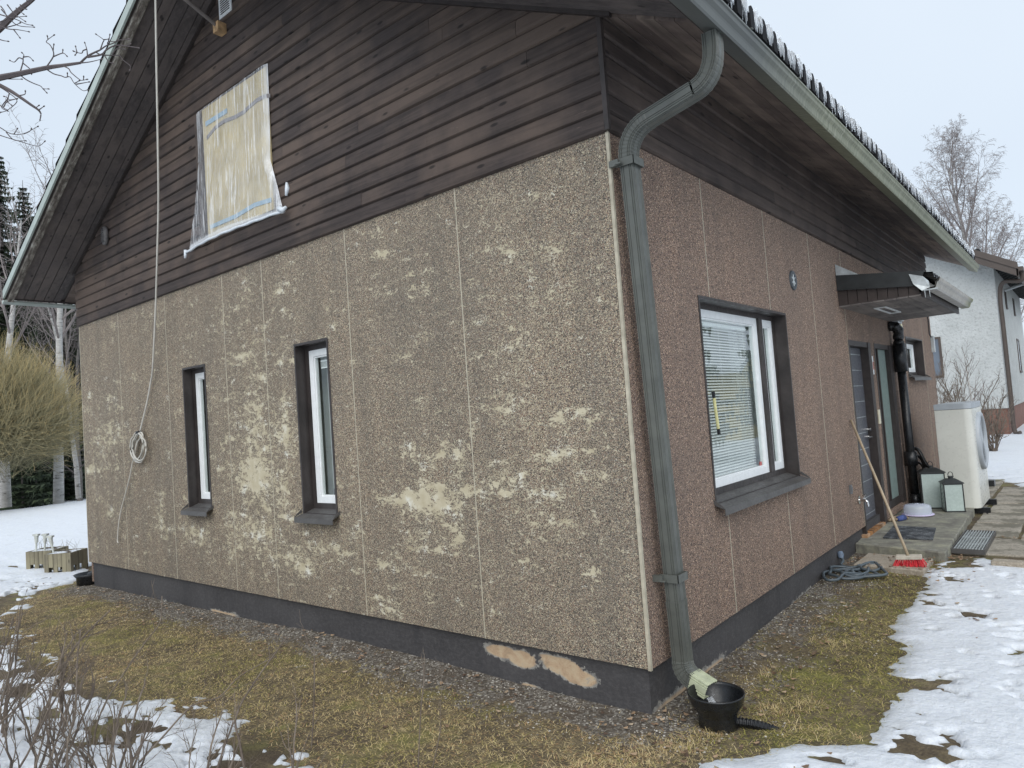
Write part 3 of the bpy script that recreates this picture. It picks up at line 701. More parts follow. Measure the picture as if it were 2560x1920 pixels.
    g=MB(); us=np.linspace(u0-.25,u1-.03,60)
    if not blinds:
        dd=d+.235+.014*np.sin(us*70)+.008*np.sin(us*31); v=[];
        for uu,q in zip(us,dd):
            for zz in (z0-.02,z1): v.append((uu,q,zz) if axis==0 else (-q,uu,zz))
        v=np.array(v); g.add(v,[(2*i,2*i+2,2*i+3,2*i+1) for i in range(46)]); obj('curtain',g,MT['curtain'],wnd,smooth=True)
    if sill:
        s=MB(); e=.045; o_=.075; dr=.05
        P=lambda u,c,z: (u,c,z) if axis==0 else (-c,u,z)
        ua,ub=u0-.035,u1+.04
        top=[P(ua+.03,d-.005,z0+.035),P(ub-.03,d-.005,z0+.035),P(ub,-o_,z0-.022),P(ua,-o_,z0-.022)]
        low=[(x,y,z-.004) for x,y,z in top]
        s.add(top+low,[(0,1,2,3),(7,6,5,4),(0,3,7,4),(1,0,4,5),(2,1,5,6),(3,2,6,7)])
        lip=[P(ua,-o_-.002,z0-.020),P(ub,-o_-.002,z0-.020),P(ub,-o_-.004,z0-.020-.042),P(ua,-o_-.004,z0-.020-.042)]
        l2=[P(ua,-o_+.002,z0-.020),P(ub,-o_+.002,z0-.020),P(ub,-o_+.003,z0-.020-.042),P(ua,-o_+.003,z0-.020-.042)]
        s.hexa(lip+l2)
        for uu,sg in ((ua,1),(ub,-1)):   # turned-up ends
            a=P(uu,-o_,z0-.022); b_=P(uu,0,z0+.010); c=P(uu,0,z0+.04); d2=P(uu,-o_*.75,z0+.0)
            a2,b2,c2,d3=[(x+(.003*sg if axis==0 else 0),y+(.003*sg if axis==1 else 0),z) for x,y,z in (a,b_,c,d2)]
            s.add([a,b_,c,d2,a2,b2,c2,d3],[(0,1,2,3),(7,6,5,4),(0,4,5,1),(1,5,6,2),(2,6,7,3),(3,7,4,0)])
        obj('sill',s,MT['sill'],wnd)
    return wnd
window(0,W1,.10,[(-5.095,-4.755)],'narrow window, the left one of the gable, in a deep brown reveal',frame=.04)
window(0,W2,.10,[(-3.098,-2.752)],'narrow window, the right one of the gable, in a deep brown reveal',frame=.04)
bw=window(1,BW,.11,[(1.065,2.345),(2.43,2.700)],'large window with blinds and white sashes beside the downpipe',frame=.035,mull=(2.349,2.426),blinds=True)
window(1,SW,.11,[(8.0,9.08)],'small window high up behind the black pipe',frame=.05)
#PART3 ------------------------------------------------------------- DOORS
MT['doorgrey']=paint('grey_door_paint',(.098,.102,.118),.38,.06,8)
def ybox(m_,y0,y1,d0,d1,z0,z1,tone=.5): return m_.box((-d1,y0,z0),(-d0,y1,z1),tone)
f=MB(); y0,y1,z0,z1=DO; ybox(f,y0+.001,y0+.05,-.004,.14,-.12,z1-.001); ybox(f,y1-.13,y1-.001,-.012,.14,-.115,z1-.001); ybox(f,y0+.05,y1-.13,-.004,.14,z1-.06,z1-.001)
door=obj('front_door',f,MT['dark'],house,'grey front door with horizontal grooves in a dark frame')
m_=MB(); zg=[-.09,.05,.235,.415,.595,.775,.955,1.135,1.315,1.495,1.675,1.855,1.932]
for a_,b_ in zip(zg[:-1],zg[1:]): ybox(m_,y0+.052,y1-.132,.075,.12,a_+.004,b_-.004)
obj('leaf',m_,MT['doorgrey'],door,bevel=.002)
m_=MB(); ybox(m_,y0+.052,y1-.132,.079,.11,-.09,1.93); obj('groove',m_,MT['galv'],door)
m_=MB(); ybox(m_,y0-.05,y1-.14,-.02,.12,-.125,-.088); obj('threshold',m_,paint('rusty_threshold',(.36,.17,.06),.8,.5,8,dirt=(.55,.5,.42)),door)
m_=MB()
for z in (.985,.90):
    c=(-.07,5.53,z); m_.tube([(-.08,5.50,z),(-.055,5.50,z)],.026,12); m_.tube([(-.055,5.50,z),(-.02,5.50,z)],.011,8)
m_.tube([(-.02,5.50,.90),(-.018,5.38,.90)],.010,8); m_.tube([(-.035,5.50,.985),(-.02,5.50,.985)],.02,10)
obj('handle',m_,MT['chrome'],door)
# sidelight door
f=MB(); y0,y1,z0,z1=ND; ybox(f,y0+.001,y0+.05,-.004,.16,z0,z1-.001); ybox(f,y1-.18,y1-.001,-.012,.16,z0,z1-.001); ybox(f,y0+.05,y1-.18,-.004,.16,z1-.06,z1-.001); ybox(f,y0+.05,y1-.18,.02,.16,z0,z0+.09)
ybox(f,y0+.30,y0+.34,.03,.15,z0+.09,z1-.06)
sd=obj('glazed_side_panel',f,MT['dark'],house,'tall narrow glazed panel right of the front door')
MT['greenframe']=paint('grey_green_frame',(.20,.26,.24),.4,.1)
m_=MB(); 
for a_,b_ in ((.052,.075),(.10,.118),(.28,.298)): ybox(m_,y0+a_,y0+b_,.08,.12,z0+.09,z1-.06)
ybox(m_,y0+.345,y1-.182,.04,.06,z0+.09,z1-.06); 
obj('sash',m_,[MT['greenframe']],sd)
m_=MB(); ybox(m_,y0+.118,y0+.28,.095,.1,z0+.09,z1-.06); obj('pane',m_,MT['glass'],sd)
m_=MB(); ybox(m_,y0+.05,y0+.34,.30,.31,z0,z1); obj('curtain',m_,MT['curtain'],sd)
m_=MB(); ybox(m_,y0-.25,y1+.1,.5,.51,z0-.1,z1+.1); obj('room',m_,MT['interior'],sd)
# ------------------------------------------------------------------ CANOPY
cy0,cy1=4.52,6.98; ZC=2.343; XC=.78
fs=MB(); fs.box((.001,cy0,ZC),(XC-.02,cy1,ZC+.018)); 
canopy=obj('canopy',fs,paint('canopy_soffit_core',(.03,.026,.025),.8),house,'small lean-to canopy over the front door')
m_=MB(); r=random.Random(12); x=.0
xx=np.linspace(.002,XC-.02,8)
for a_,b_ in zip(xx[:-1],xx[1:]):
    y=cy0+.0
    while y<cy1-.01:
        e=min(cy1,y+r.uniform(.8,1.9)); m_.box((a_+.001,y+.001,ZC-.018+r.uniform(0,.004)),(b_-.003,e-.001,ZC-.0005),r.random()); y=e
obj('soffit_board',m_,wood('canopy_board',1,(.085,.076,.074),(.20,.18,.172),(.27,.24,.22),stretch=9),canopy)
def side_tri(y0,y1):   # vertical boards closing the canopy end under the fascia
    m_=MB(); n=8; w_=(XC-.03)/n
    for i in range(n):
        a_=i*w_+.002; b_=(i+1)*w_-.004; ta=2.515-.11*a_; tb=2.515-.11*b_
        m_.hexa([(a_,y0,ZC-.002),(b_,y0,ZC-.002),(b_,y1,ZC-.002),(a_,y1,ZC-.002),(a_,y0,ta),(b_,y0,tb),(b_,y1,tb),(a_,y1,ta)],r.random())
    return m_
MT['canboard']=paint('dark_brown_board',(.046,.034,.030),.55,.15,12)
obj('side_board',side_tri(cy0-.004,cy0+.016),MT['canboard'],canopy); 
m_=MB(); m_.add([(.01,cy0+.02,ZC+.02),(XC-.05,cy0+.02,ZC+.02),(XC-.05,cy0+.02,2.41),(.01,cy0+.02,2.5),(.01,cy0+.024,ZC+.02),(XC-.05,cy0+.024,ZC+.02),(XC-.05,cy0+.024,2.41),(.01,cy0+.024,2.5)],[(0,1,2,3),(7,6,5,4)]); obj('backing',m_,MT['black'],canopy)
obj('side_board',side_tri(cy1-.016,cy1+.004),MT['canboard'],canopy)
def fasc(y0,y1):
    m_=MB(); m_.hexa([(.003,y0,2.508),(XC-.02,y0,2.425),(XC-.02,y1,2.425),(.003,y1,2.508),(.003,y0,2.665),(XC+.03,y0,2.562),(XC+.03,y1,2.562),(.003,y1,2.665)]); 
    m_.hexa([(.003,y0-.012,2.503),(XC-.02,y0-.012,2.420),(XC-.02,y1,2.420),(.003,y1,2.503),(.003,y0-.012,2.512),(XC-.02,y0-.012,2.429),(XC-.02,y1,2.429),(.003,y1,2.512)])
    return m_
obj('fascia',fasc(cy0-.03,cy0-.005),MT['darkfascia'],canopy); obj('fascia',fasc(cy1+.005,cy1+.03),MT['darkfascia'],canopy)
# corrugated roof sheet
m_=MB(); ys=np.arange(cy0-.01,cy1+.01,.012); v=[];n=len(ys)
for x,zc in ((.0,2.66),(XC+.10,2.525)):
    for y in ys: v.append((x,y,zc+.016*math.copysign(min(1,abs(math.sin(y*2*math.pi/.14))*1.8),math.sin(y*2*math.pi/.14))))
v=np.array(v); m_.add(v,[(i,i+1,n+i+1,n+i) for i in range(n-1)]); v2=v.copy(); v2[:,2]-=.012; m_.add(v2,[(i+1,i,n+i,n+i+1) for i in range(n-1)])
m_.add(np.concatenate([v[n:],v2[n:]]),[(i,i+1,n+i+1,n+i) for i in range(n-1)])
obj('corrugated_sheet',m_,MT['black'],canopy)
m_=MB(); m_.add([(.004,cy0-.02,2.66),(.004,cy0-.02,2.785),(.03,cy0-.02,2.66),(.004,cy1+.02,2.66),(.004,cy1+.02,2.785),(.03,cy1+.02,2.66)],[(0,2,1),(1,2,5,4),(3,4,5)])
m_.add([(.004,cy0-.021,2.785),(.004,cy0-.021,2.655),(.235,cy0-.021,2.628),(.004,cy0-.016,2.785),(.004,cy0-.016,2.655),(.235,cy0-.016,2.628)],[(0,1,2),(5,4,3),(0,2,5,3)])
obj('wall_flashing',m_,MT['galv'],canopy)
# front beam + canopy gutter
m_=MB(); m_.box((XC-.018,cy0+.02,ZC-.03),(XC+.005,cy1,ZC+.12)); obj('front_board',m_,MT['dark'],canopy)
zt=2.475; prof=[(0,zt),(0,zt-.085),(.01,zt-.10),(.085,zt-.10),(.10,zt-.085),(.112,zt-.045),(.132,zt-.03),(.14,zt),(.132,zt+.004),(.125,zt-.02),(.10,zt-.04),(.09,zt-.08),(.015,zt-.09),(.006,zt)]
x0=XC+.02; m_=MB(); n=len(prof); v=[]
for y in (cy0-.05,cy1+.05): v+=[(x0+a_,y,z) for a_,z in prof]
m_.add(v,[(i,(i+1)%n,n+(i+1)%n,n+i) for i in range(n)]); m_.add([(x0+a_,cy1+.05,z) for a_,z in prof[:8]],[tuple(range(8))])
def cgut():
    m=NM('canopy_gutter_paint'); c=m.n('ShaderNodeTexCoord'); sp=m.n('ShaderNodeSeparateXYZ'); m.l(c.outputs['Object'],sp.inputs[0]); n=m.noise(c.outputs['Object'],9,6,.7)
    mr=m.n('ShaderNodeMapRange'); mr.inputs[1].default_value=cy1-5-.35; mr.inputs[2].default_value=cy1-5+.1; m.l(m.math('ADD',sp.outputs[1],m.math('MULTIPLY',n,.25)),mr.inputs[0])
    col=m.ramp(n,[(.3,(.30,.28,.25)),(.7,(.46,.44,.40))]); col=m.mix(mr.outputs[0],col,m.ramp(n,[(.4,(.10,.11,.04)),(.7,(.30,.30,.16))])); return m.set(col,.45)
cg=obj('gutter',m_,cgut(),canopy,'pale gutter of the canopy, mossy at its far end')
m_=MB(); # split end spout at the near end
c0=(XC+.06,cy0-.05,zt-.04); P0=np.array([XC-.20,cy0-.06,zt+.045]);
m_.add([(XC-.10,cy0-.055,zt+.075),(XC+.02,cy0-.06,zt+.03),(XC+.07,cy0-.055,zt-.085),(XC-.0,cy0-.07,zt-.11),(XC-.07,cy0-.06,zt-.03),(XC+.06,cy0-.03,zt-.02)],[(0,1,5,2,3,4)])
m_.box((XC-.0,cy0-.06,zt-.112),(XC+.13,cy0-.03,zt-.10)); 
for q in (.02,.06): m_.tube([(XC+q,cy0-.05,zt-.105),(XC+q+.003,cy0-.05,zt-.18)],[.006,.002],6)
obj('gutter_end',m_,MT['galv'],canopy,'loose bent gutter end with two drips of ice')
m_=MB(); a_,b_,c_,d_=.225,.345,5.02,5.82
m_.box((a_,c_,ZC-.03),(b_,c_+.03,ZC-.019)); m_.box((a_,d_-.03,ZC-.03),(b_,d_,ZC-.019)); m_.box((a_,c_+.03,ZC-.03),(a_+.022,d_-.03,ZC-.019)); m_.box((b_-.022,c_+.03,ZC-.03),(b_,d_-.03,ZC-.019))
vg=obj('vent_frame',m_,MT['white'],canopy,'white rectangular vent in the canopy underside')
# ------------------------------------------------------------------ WALL FITTINGS (things of their own)
def rnd(c,axis,r0,d0,d1,n=24):
    m_=MB(); p=[np.array(c,float),np.array(c,float)]; s_=-1 if axis==1 else 1
    p[0][axis]+=s_*d0; p[1][axis]+=s_*d1; return m_.tube(p,r0,n)
# round vent disc above the side window
vt=thing('round_vent','small round dark vent plate with a cross slot above the large window','vent',(0,3.04,2.456))
m_=MB(); n=24; th=np.arange(n)*2*math.pi/n; v=[]
for x,rr in ((.001,.09),(.014,.085),(.014,.055),(.006,.052)): v+=[(x,3.04+rr*math.cos(t),2.456+rr*math.sin(t)) for t in th]
m_.add(v,[(i*n+j,i*n+(j+1)%n,(i+1)*n+(j+1)%n,(i+1)*n+j) for i in range(3) for j in range(n)]); obj('rim',m_,paint('dark_grey_plastic',(.06,.07,.08),.5),vt,smooth=False)
m_=MB(); m_.tube([(.002,3.04,2.456),(.007,3.04,2.456)],.052,20); obj('disc',m_,MT['black'],vt)
m_=MB()
for a_ in (R_(35),R_(145),R_(90)): m_.tube([(.010,3.04+.052*math.cos(a_),2.456+.052*math.sin(a_)),(.010,3.04-.052*math.cos(a_),2.456-.052*math.sin(a_))],.006,5)
obj('bar',m_,MT['galv'],vt)
# tap
tp=thing('garden_tap','chrome outdoor tap low on the wall beside the front door','tap',(0,4.55,.297))
m_=MB(); m_.tube([(0,4.55,.30),(.012,4.55,.30)],.042,18); m_.tube([(.01,4.55,.30),(.075,4.55,.30)],.016,10); m_.tube([(.05,4.55,.30),(.06,4.55,.345)],.011,8); obj('body',m_,MT['chrome'],tp)
m_=MB(); m_.tube([(.06,4.55,.30),(.085,4.55,.285),(.09,4.55,.235)],.012,10); obj('spout',m_,MT['chrome'],tp)
m_=MB(); m_.tube([(.058,4.51,.35),(.062,4.59,.35)],.010,8); obj('tap_handle',m_,MT['chrome'],tp)
pl_=MB(); pl_.box((0,4.228,.40),(.022,4.283,.49)); pl_.box((.022,4.235,.425),(.027,4.276,.475)); tag(obj('socket_box',pl_,paint('grey_box',(.13,.135,.14),.5),bevel=.004,origin=(0,4.25,.40)),'small grey socket box on the wall left of the tap','socket')
m_=MB(); m_.box((0.001,5.770,1.03),(.018,5.842,1.20)); tag(obj('doorbell',m_,paint('cream_plastic',(.66,.62,.48),.5),bevel=.004,origin=(0,5.8,1.03)),'cream rectangular doorbell plate between door and glazed panel','doorbell')
st=thing('door_sticker','small red and white notice on the pebble strip beside the door','sticker',(0,5.79,1.63))
m_=MB(); m_.box((.001,5.757,1.62),(.004,5.803,1.84)); obj('paper',m_,MT['white'],st)
m_=MB(); m_.box((.0042,5.760,1.68),(.0055,5.800,1.77)); obj('stripe',m_,paint('faded_red',(.45,.16,.14),.6),st)
m_=MB(); n=20; th=np.arange(n)*2*math.pi/n
m_.add([(.001,7.69+.062*math.cos(t),2.229+.115*math.sin(t)) for t in th]+[(.012,7.69+.058*math.cos(t),2.229+.11*math.sin(t)) for t in th],[(i,(i+1)%n,n+(i+1)%n,n+i) for i in range(n)]+[tuple(range(n,2*n))])
ov=thing('number_plate','small oval cream plate high on the wall above the small window','sign',(0,7.69,2.1)); obj('plate',m_,paint('cream_enamel',(.72,.68,.45),.4),ov)
m_=MB(); 
for q in range(-2,3): m_.box((.0125,7.672,2.229+q*.032-.006),(.0135,7.708,2.229+q*.032+.006))
obj('mark',m_,MT['black'],ov)
m_=MB(); m_.box((0.001,7.10,2.31),(.075,7.36,2.39)); m_.box((.02,7.08,2.335),(.11,7.30,2.372)); tag(obj('wall_lamp',m_,paint('grey_plastic',(.42,.44,.45),.5),bevel=.006,origin=(0,7.2,2.3)),'grey box lamp above the black elbow under the canopy','lamp')
m_=MB(); m_.box((0.001,7.40,.80),(.012,7.45,1.06)); tag(obj('thermometer',m_,MT['white'],bevel=.004,origin=(0,7.42,.8)),'slim white thermometer strip beside the black pipe','thermometer')
# thermometer in the big window
tm=thing('window_thermometer','pale yellow tube thermometer on the large window pane','thermometer',(-.085,1.36,1.15))
ya=on(0,-.085,1782,995); yb_=on(0,-.085,1793,1072)
m_=MB(); m_.tube([ya+[.008,0,0],yb_+[.008,0,0]],.011,10); obj('tube',m_,paint('pale_yellow',(.66,.62,.30),.4),tm)
m_=MB(); d_=(yb_-ya)/np.linalg.norm(yb_-ya); m_.tube([ya+[.008,0,0]-d_*.045,ya+[.008,0,0]],.012,10); obj('end_cap',m_,MT['black'],tm); m_=MB(); m_.tube([yb_+[.008,0,0],yb_+[.008,0,0]+d_*.04],.012,10); obj('end_cap',m_,MT['black'],tm)
m_=MB(); c=on(0,-.124,1904,1168); m_.box((-.1275,c[1]-.028,c[2]-.045),(-.1262,c[1]+.022,c[2]+.045)); s_=obj('window_sticker',m_,paint('red_sticker',(.50,.14,.13),.6),origin=tuple(c)); tag(s_,'small red sticker low in the corner of the large window','sticker')
# cable at far end of the wall
m_=MB(); m_.tube([(.01,9.86,2.95),(.012,9.87,2.6),(.016,9.90,2.52),(.012,9.90,2.3),(.02,10.0,2.25)],.009,5); cb_=thing('wall_cable','thin dark cable running down the far end of the wall to a small box','cable',(0,9.9,2.0)); obj('cable',m_,MT['black'],cb_)
m_=MB(); m_.box((.0,10.02,2.0),(.05,10.10,2.27)); obj('box',m_,MT['galv'],cb_,bevel=.004)
# vent grille, bracket, bug box on the gable
def gpt(u,v,y=-.03): return on(1,y,u,v)
vg=thing('vent_grille','white louvred vent grille high on the dark gable','vent',tuple(gpt(567,30)))
a_=gpt(552,0); b_=gpt(584,22); m_=MB(); x0_,x1_=-4.02,-3.80; z0_=5.335
m_.box((x0_,-.034,z0_),(x1_,-.026,5.56)); obj('plate',m_,MT['white'],vg)
m_=MB(); 
for q in range(9): m_.box((x0_+.03,-.0365,z0_+.03+q*.021),(x1_-.03,-.034,z0_+.03+q*.021+.009))
obj('slot',m_,MT['dark'],vg)
br=thing('wall_bracket','metal rod held by a small raw wooden block on the gable','bracket',(-3.95,-.05,5.2))
m_=MB(); m_.box((-4.005,-.11,5.165),(-3.915,-.026,5.255)); obj('wooden_block',m_,paint('raw_pine',(.42,.27,.14),.7,.3,20),br)
m_=MB(); e=on(1,-.45,448,-14); m_.tube([(-3.965,-.105,5.235),tuple(e)],.017,8); obj('rod',m_,paint('weathered_rod',(.16,.14,.13),.7),br)
bb_=gpt(267,590,-.03); m_=MB(); n=16
m_.lathe((0,0,0),[(.0,-.11),(.045,-.10),(.062,-.05),(.062,.05),(.045,.10),(.0,.11)],16); m_.v[0]=m_.v[0]*[1,.55,1]+bb_+[0,-.02,0]
bx_=thing('siren_housing','small oval grey siren housing at the left end of the gable boards','siren',tuple(bb_)); obj('shell',m_,paint('dusty_grey',(.11,.105,.105),.7,.3,30),bx_,smooth=True)
m_=MB(); 
for q in range(-3,4): m_.tube([bb_+[-.035,-.056,q*.025],bb_+[.035,-.056,q*.025]],.004,5)
obj('slit',m_,MT['black'],bx_)
# ------------------------------------------------------------------ CABLE WITH COIL
cbt=thing('hanging_cable','white cable hanging down the gable with a coil tied beside the left window','cable',tuple(on(1,-.03,297,1350)))
ks=[(389,-30,-.58),(389,0,-.55),(391,150,-.48),(394,330,-.38),(396,500,-.28),(393,640,-.20),(389,770,-.13),(385,860,-.09),(381,930,-.05),(377,955,-.035),(369,1000,-.035),(355,1060,-.035),(350,1080,-.04)]
def smooth(p,k=6):
    p=np.array(p,float); o_=[]
    for i in range(len(p)-1):
        a=p[max(i-1,0)];b=p[i];c=p[i+1];d=p[min(i+2,len(p)-1)]
        for t in np.linspace(0,1,k,endpoint=False): o_.append(.5*((2*b)+(-a+c)*t+(2*a-5*b+4*c-d)*t*t+(-a+3*b-3*c+d)*t**3))
    o_.append(p[-1]); return np.array(o_)
MT['cable']=paint('off_white_cable',(.55,.53,.48),.5,.1,10)
m_=MB(); m_.tube(smooth([on(1,y,u,v) for u,v,y in ks]),.0095,7)
m_.tube(smooth([on(1,-.035,u,v) for u,v in ((344,1090),(338,1130),(334,1150),(331,1158),(325,1190),(315,1230),(303,1275),(297,1310),(294,1350),(296,1357))]),.008,6)
obj('cord',m_,MT['cable'],cbt,smooth=True)
m_=MB(); r=random.Random(2)
for q in range(6):
    cx,cy=345+r.uniform(-4,4),1117+r.uniform(-3,4); rx=17+r.uniform(-9,7); ry=37+r.uniform(-5,3); tl=.12+r.uniform(-.2,.16)
    p=[]
    for t in np.linspace(-math.pi/2,1.5*math.pi,30):
        a=rx*math.cos(t); b=ry*math.sin(t); 
        if b<-ry*.6: a*=.75
        p.append(on(1,-.040-.006*q,cx-(-a*math.cos(tl)+b*math.sin(tl)),cy+a*math.sin(tl)+b*math.cos(tl)))
    m_.tube(p,.0085,6,cap=False)
obj('coil',m_,MT['cable'],cbt,smooth=True)
m_=MB(); c=on(1,-.05,348,1081); m_.box(tuple(c-[.03,.03,.016]),tuple(c+[.03,.02,.016])); obj('tie',m_,MT['black'],cbt,bevel=.006)
# ------------------------------------------------------------------ COVERED WINDOW IN THE GABLE
cw=thing('covered_window','gable window opening boarded up and wrapped in clear plastic sheet','window',(-3.9,-.05,3.3))
def wob(n,a,seed): rr=np.random.default_rng(seed); return rr.uniform(-a,a,n)
m_=MB(); m_.box((-4.42,-.040,3.345),(-3.285,-.027,4.60)); obj('board',m_,paint('yellow_insulation_board',(.50,.41,.23),.8,.15,4,dirt=(.40,.31,.17)),cw)
m_=MB(); m_.box((-4.52,-.062,3.32),(-4.44,-.027,4.10)); m_.box((-4.60,-.031,3.30),(-4.425,-.026,4.59)); obj('casing',m_,paint('brown_casing',(.075,.055,.045),.8,.3,12),cw)
def strip(m_,pts,w_,y=-.046):
    pts=np.array(pts,float); 
    for i in range(len(pts)-1):
        a=pts[i];b=pts[i+1]; m_.add([(a[0],y,a[1]-w_/2),(b[0],y,b[1]-w_/2),(b[0],y,b[1]+w_/2),(a[0],y,a[1]+w_/2),(a[0],y+.004,a[1]-w_/2),(b[0],y+.004,b[1]-w_/2),(b[0],y+.004,b[1]+w_/2),(a[0],y+.004,a[1]+w_/2)],[(0,1,2,3),(7,6,5,4),(0,4,5,1),(2,6,7,3)])
def bu(u,v): p_=on(1,-.046,u,v); return (p_[0],p_[2])
K=320/983
m_=MB(); strip(m_,[bu(440+225*K,120+585*K),bu(440+390*K,120+480*K)],.045); strip(m_,[bu(440+262*K,120+1375*K),bu(440+460*K,120+1290*K),bu(440+600*K,120+1205*K),bu(440+730*K,120+1165*K)],.038)
obj('blue_tape',m_,paint('blue_tape',(.30,.42,.50),.5,.1,6),cw)
m_=MB(); strip(m_,[bu(440+x*K,120+y*K) for x,y in ((235,690),(300,610),(370,560),(450,530),(520,490),(560,450),(620,400),(680,368),(722,365))],.034)
obj('wavy_grey_band',m_,paint('grey_strap',(.22,.20,.20),.7,.1,6),cw)  # wavy grey line across the board, laid on like the tape
def plastic():
    m=NM('clear_plastic_sheet'); N=m.N; N.remove(m.b); c=m.coord((11,11,.55)); n=m.noise(c,2.6,6,.62,.15)
    t=m.n('ShaderNodeBsdfTransparent'); t.inputs[0].default_value=(.97,.98,1,1)
    g=m.n('ShaderNodeBsdfGlossy'); g.inputs['Roughness'].default_value=.3; g.inputs[0].default_value=(.95,.97,1,1)
    d=m.n('ShaderNodeBsdfDiffuse'); d.inputs[0].default_value=(.88,.90,.92,1)
    tr=m.n('ShaderNodeBsdfTranslucent'); tr.inputs[0].default_value=(.8,.84,.88,1)
    bp=m.n('ShaderNodeBump'); bp.inputs['Strength'].default_value=.9; bp.inputs['Distance'].default_value=.02; m.l(n,bp.inputs['Height'])
    a=m.n('ShaderNodeMixShader'); m.l(m.ramp(n,[(.38,.0),(.46,.22),(.49,.02),(.55,.06),(.60,.55),(.66,.12)]),a.inputs[0]); m.l(t.outputs[0],a.inputs[1]); m.l(d.outputs[0],a.inputs[2])
    q=m.n('ShaderNodeMixShader'); q.inputs[0].default_value=.10; m.l(a.outputs[0],q.inputs[1]); m.l(g.outputs[0],q.inputs[2])
    e=m.n('ShaderNodeMixShader'); th=m.attr(); m.l(th,e.inputs[0]); m.l(q.outputs[0],e.inputs[1]); m.l(d.outputs[0],e.inputs[2]); m.l(e.outputs[0],m.o.inputs[0]); return m.m
def sheet():
    # outline in (x,z): top edge nailed, bottom gathered wider
    L=[(-4.545,4.60),(-4.55,4.2),(-4.60,3.9),(-4.68,3.6),(-4.79,3.285)]; Rr=[(-3.262,4.62),(-3.27,4.2),(-3.29,3.77),(-3.20,3.52),(-3.115,3.265)]
    def cv(P_,t): 
        t=np.asarray(t)*(len(P_)-1); i=np.minimum(t.astype(int),len(P_)-2); f=t-i; P_=np.array(P_); return P_[i]*(1-f)[...,None]+P_[i+1]*f[...,None]
    ns,nt_=90,90; S,T=np.meshgrid(np.linspace(0,1,ns),np.linspace(0,1,nt_),indexing='ij')
    A=cv(L,T); Bq=cv(Rr,T); P_=A*(1-S[...,None])+Bq*S[...,None]
    z=P_[...,1]+ (.035*np.sin(S*math.pi))*T   # the lower hem sags up between the corners
    W=S+.10*T*np.sin(S*5)+.05*fbm(S*3,T*1.5,2,88)
    fold=.5+fbm(W*11,T*.9,3,85); fold=fold+.35*np.maximum(0,fbm((S-.95*(1-T)*.5)*16,T*.7,2,87))
    y=-.050-.030*fold*(.3+.7*T)-.045*T*np.sin(S*math.pi)**.7
    edge=np.minimum(np.minimum(S,1-S)*14,np.minimum(T+.03,1-T)*16); th=np.clip(.5-edge*.7,0,.5)*(.3+.9*np.clip(fbm(S*8,T*14,3,83)+.5,0,1)); th=np.where(T>.975,.6,th)
    th=np.clip(th+.35*np.clip(fold-.80,0,.2)*3,0,.9)
    y=np.where(edge<.6,y+.02*(1-edge/.6),y)
    m_=MB(); idx=np.arange(S.size).reshape(S.shape); f=np.stack([idx[:-1,:-1],idx[1:,:-1],idx[1:,1:],idx[:-1,1:]],-1).reshape(-1,4).tolist()
    m_.add(np.stack([P_[...,0],y,z],-1),f,th.reshape(-1)); return obj('plastic_sheet',m_,plastic(),cw,smooth=True)
sheet()
m_=MB(); 
hem=np.array([(-4.79,-.085,3.27),(-4.4,-.11,3.285),(-3.95,-.12,3.285),(-3.5,-.11,3.275),(-3.10,-.085,3.27)]); hs=smooth(hem,10); hs[:,2]+=.003*np.sin(np.arange(len(hs))*1.1)
m_.tube(hs,.010+.003*np.abs(np.sin(np.arange(len(hs))*.37)),6); m_.tube([(-4.80,-.08,3.30),(-4.80,-.09,3.22)],[.02,.012],6); m_.tube([(-3.12,-.09,3.30),(-3.07,-.09,3.27),(-3.05,-.07,3.30)],[.03,.025,.012],6); m_.tube([(-3.09,-.04,3.41),(-3.075,-.035,3.47),(-3.08,-.035,3.52)],[.012,.022,.010],6)
obj('gathered_hem',m_,paint('white_bunched_plastic',(.66,.71,.76),.35,.1,40),cw,smooth=True)
# ------------------------------------------------------------------ DOWNPIPE
def rectsec(a=.05,b=.045):
    # ribbed square section (local u: y direction, v: outward)
    p=[]; 
    def side(p0,p1,nrm):
        t=[0,.07,.09,.14,.16,.22,.24,.29,.31,.69,.71,.76,.78,.84,.86,.91,.93,1]
        dp=[0,0,1,1,0,0,1,1,0,0,1,1,0,0,1,1,0,0]
        for ti,di in list(zip(t,dp))[:-1]:
            p.append((p0[0]+(p1[0]-p0[0])*ti-nrm[0]*di*.0045,p0[1]+(p1[1]-p0[1])*ti-nrm[1]*di*.0045))
    side((-a,-b),(a,-b),(0,-1)); side((a,-b),(a,b),(1,0)); side((a,b),(-a,b),(0,1)); side((-a,b),(-a,-b),(-1,0)); return p
SEC=rectsec(.047,.038)
def sweep(m_,path,sc_=None,yv=np.array([0,1.,0]),tone=.5,sec=SEC,caps=True):
    path=np.array(path,float); t=np.gradient(path,axis=0); t/=np.linalg.norm(t,axis=1)[:,None]; n=len(sec); v=[]
    for i,(p,d) in enumerate(zip(path,t)):
        nn=np.cross(d,yv); nn/=np.linalg.norm(nn); yy=np.cross(nn,d); s_=1 if sc_ is None else sc_[i]
        for a,b in sec: v.append(p+yy*a*s_+nn*b*s_)
    f=[(i*n+j,i*n+(j+1)%n,(i+1)*n+(j+1)%n,(i+1)*n+j) for i in range(len(path)-1) for j in range(n)]
    if caps: f+=[tuple(range(n)),tuple(range(len(path)*n-1,(len(path)-1)*n-1,-1))]
    m_.add(v,f,tone)
def arc(p0,c1,p1,n=14):
    p0,c1,p1=map(np.array,(p0,c1,p1)); t=np.linspace(0,1,n)[:,None]; return (1-t)**2*p0+2*t*(1-t)*c1+t*t*p1
dp=thing('downpipe','ribbed grey-green square downpipe at the house corner with a pale lower spout','downpipe',(.09,.1,-.1))
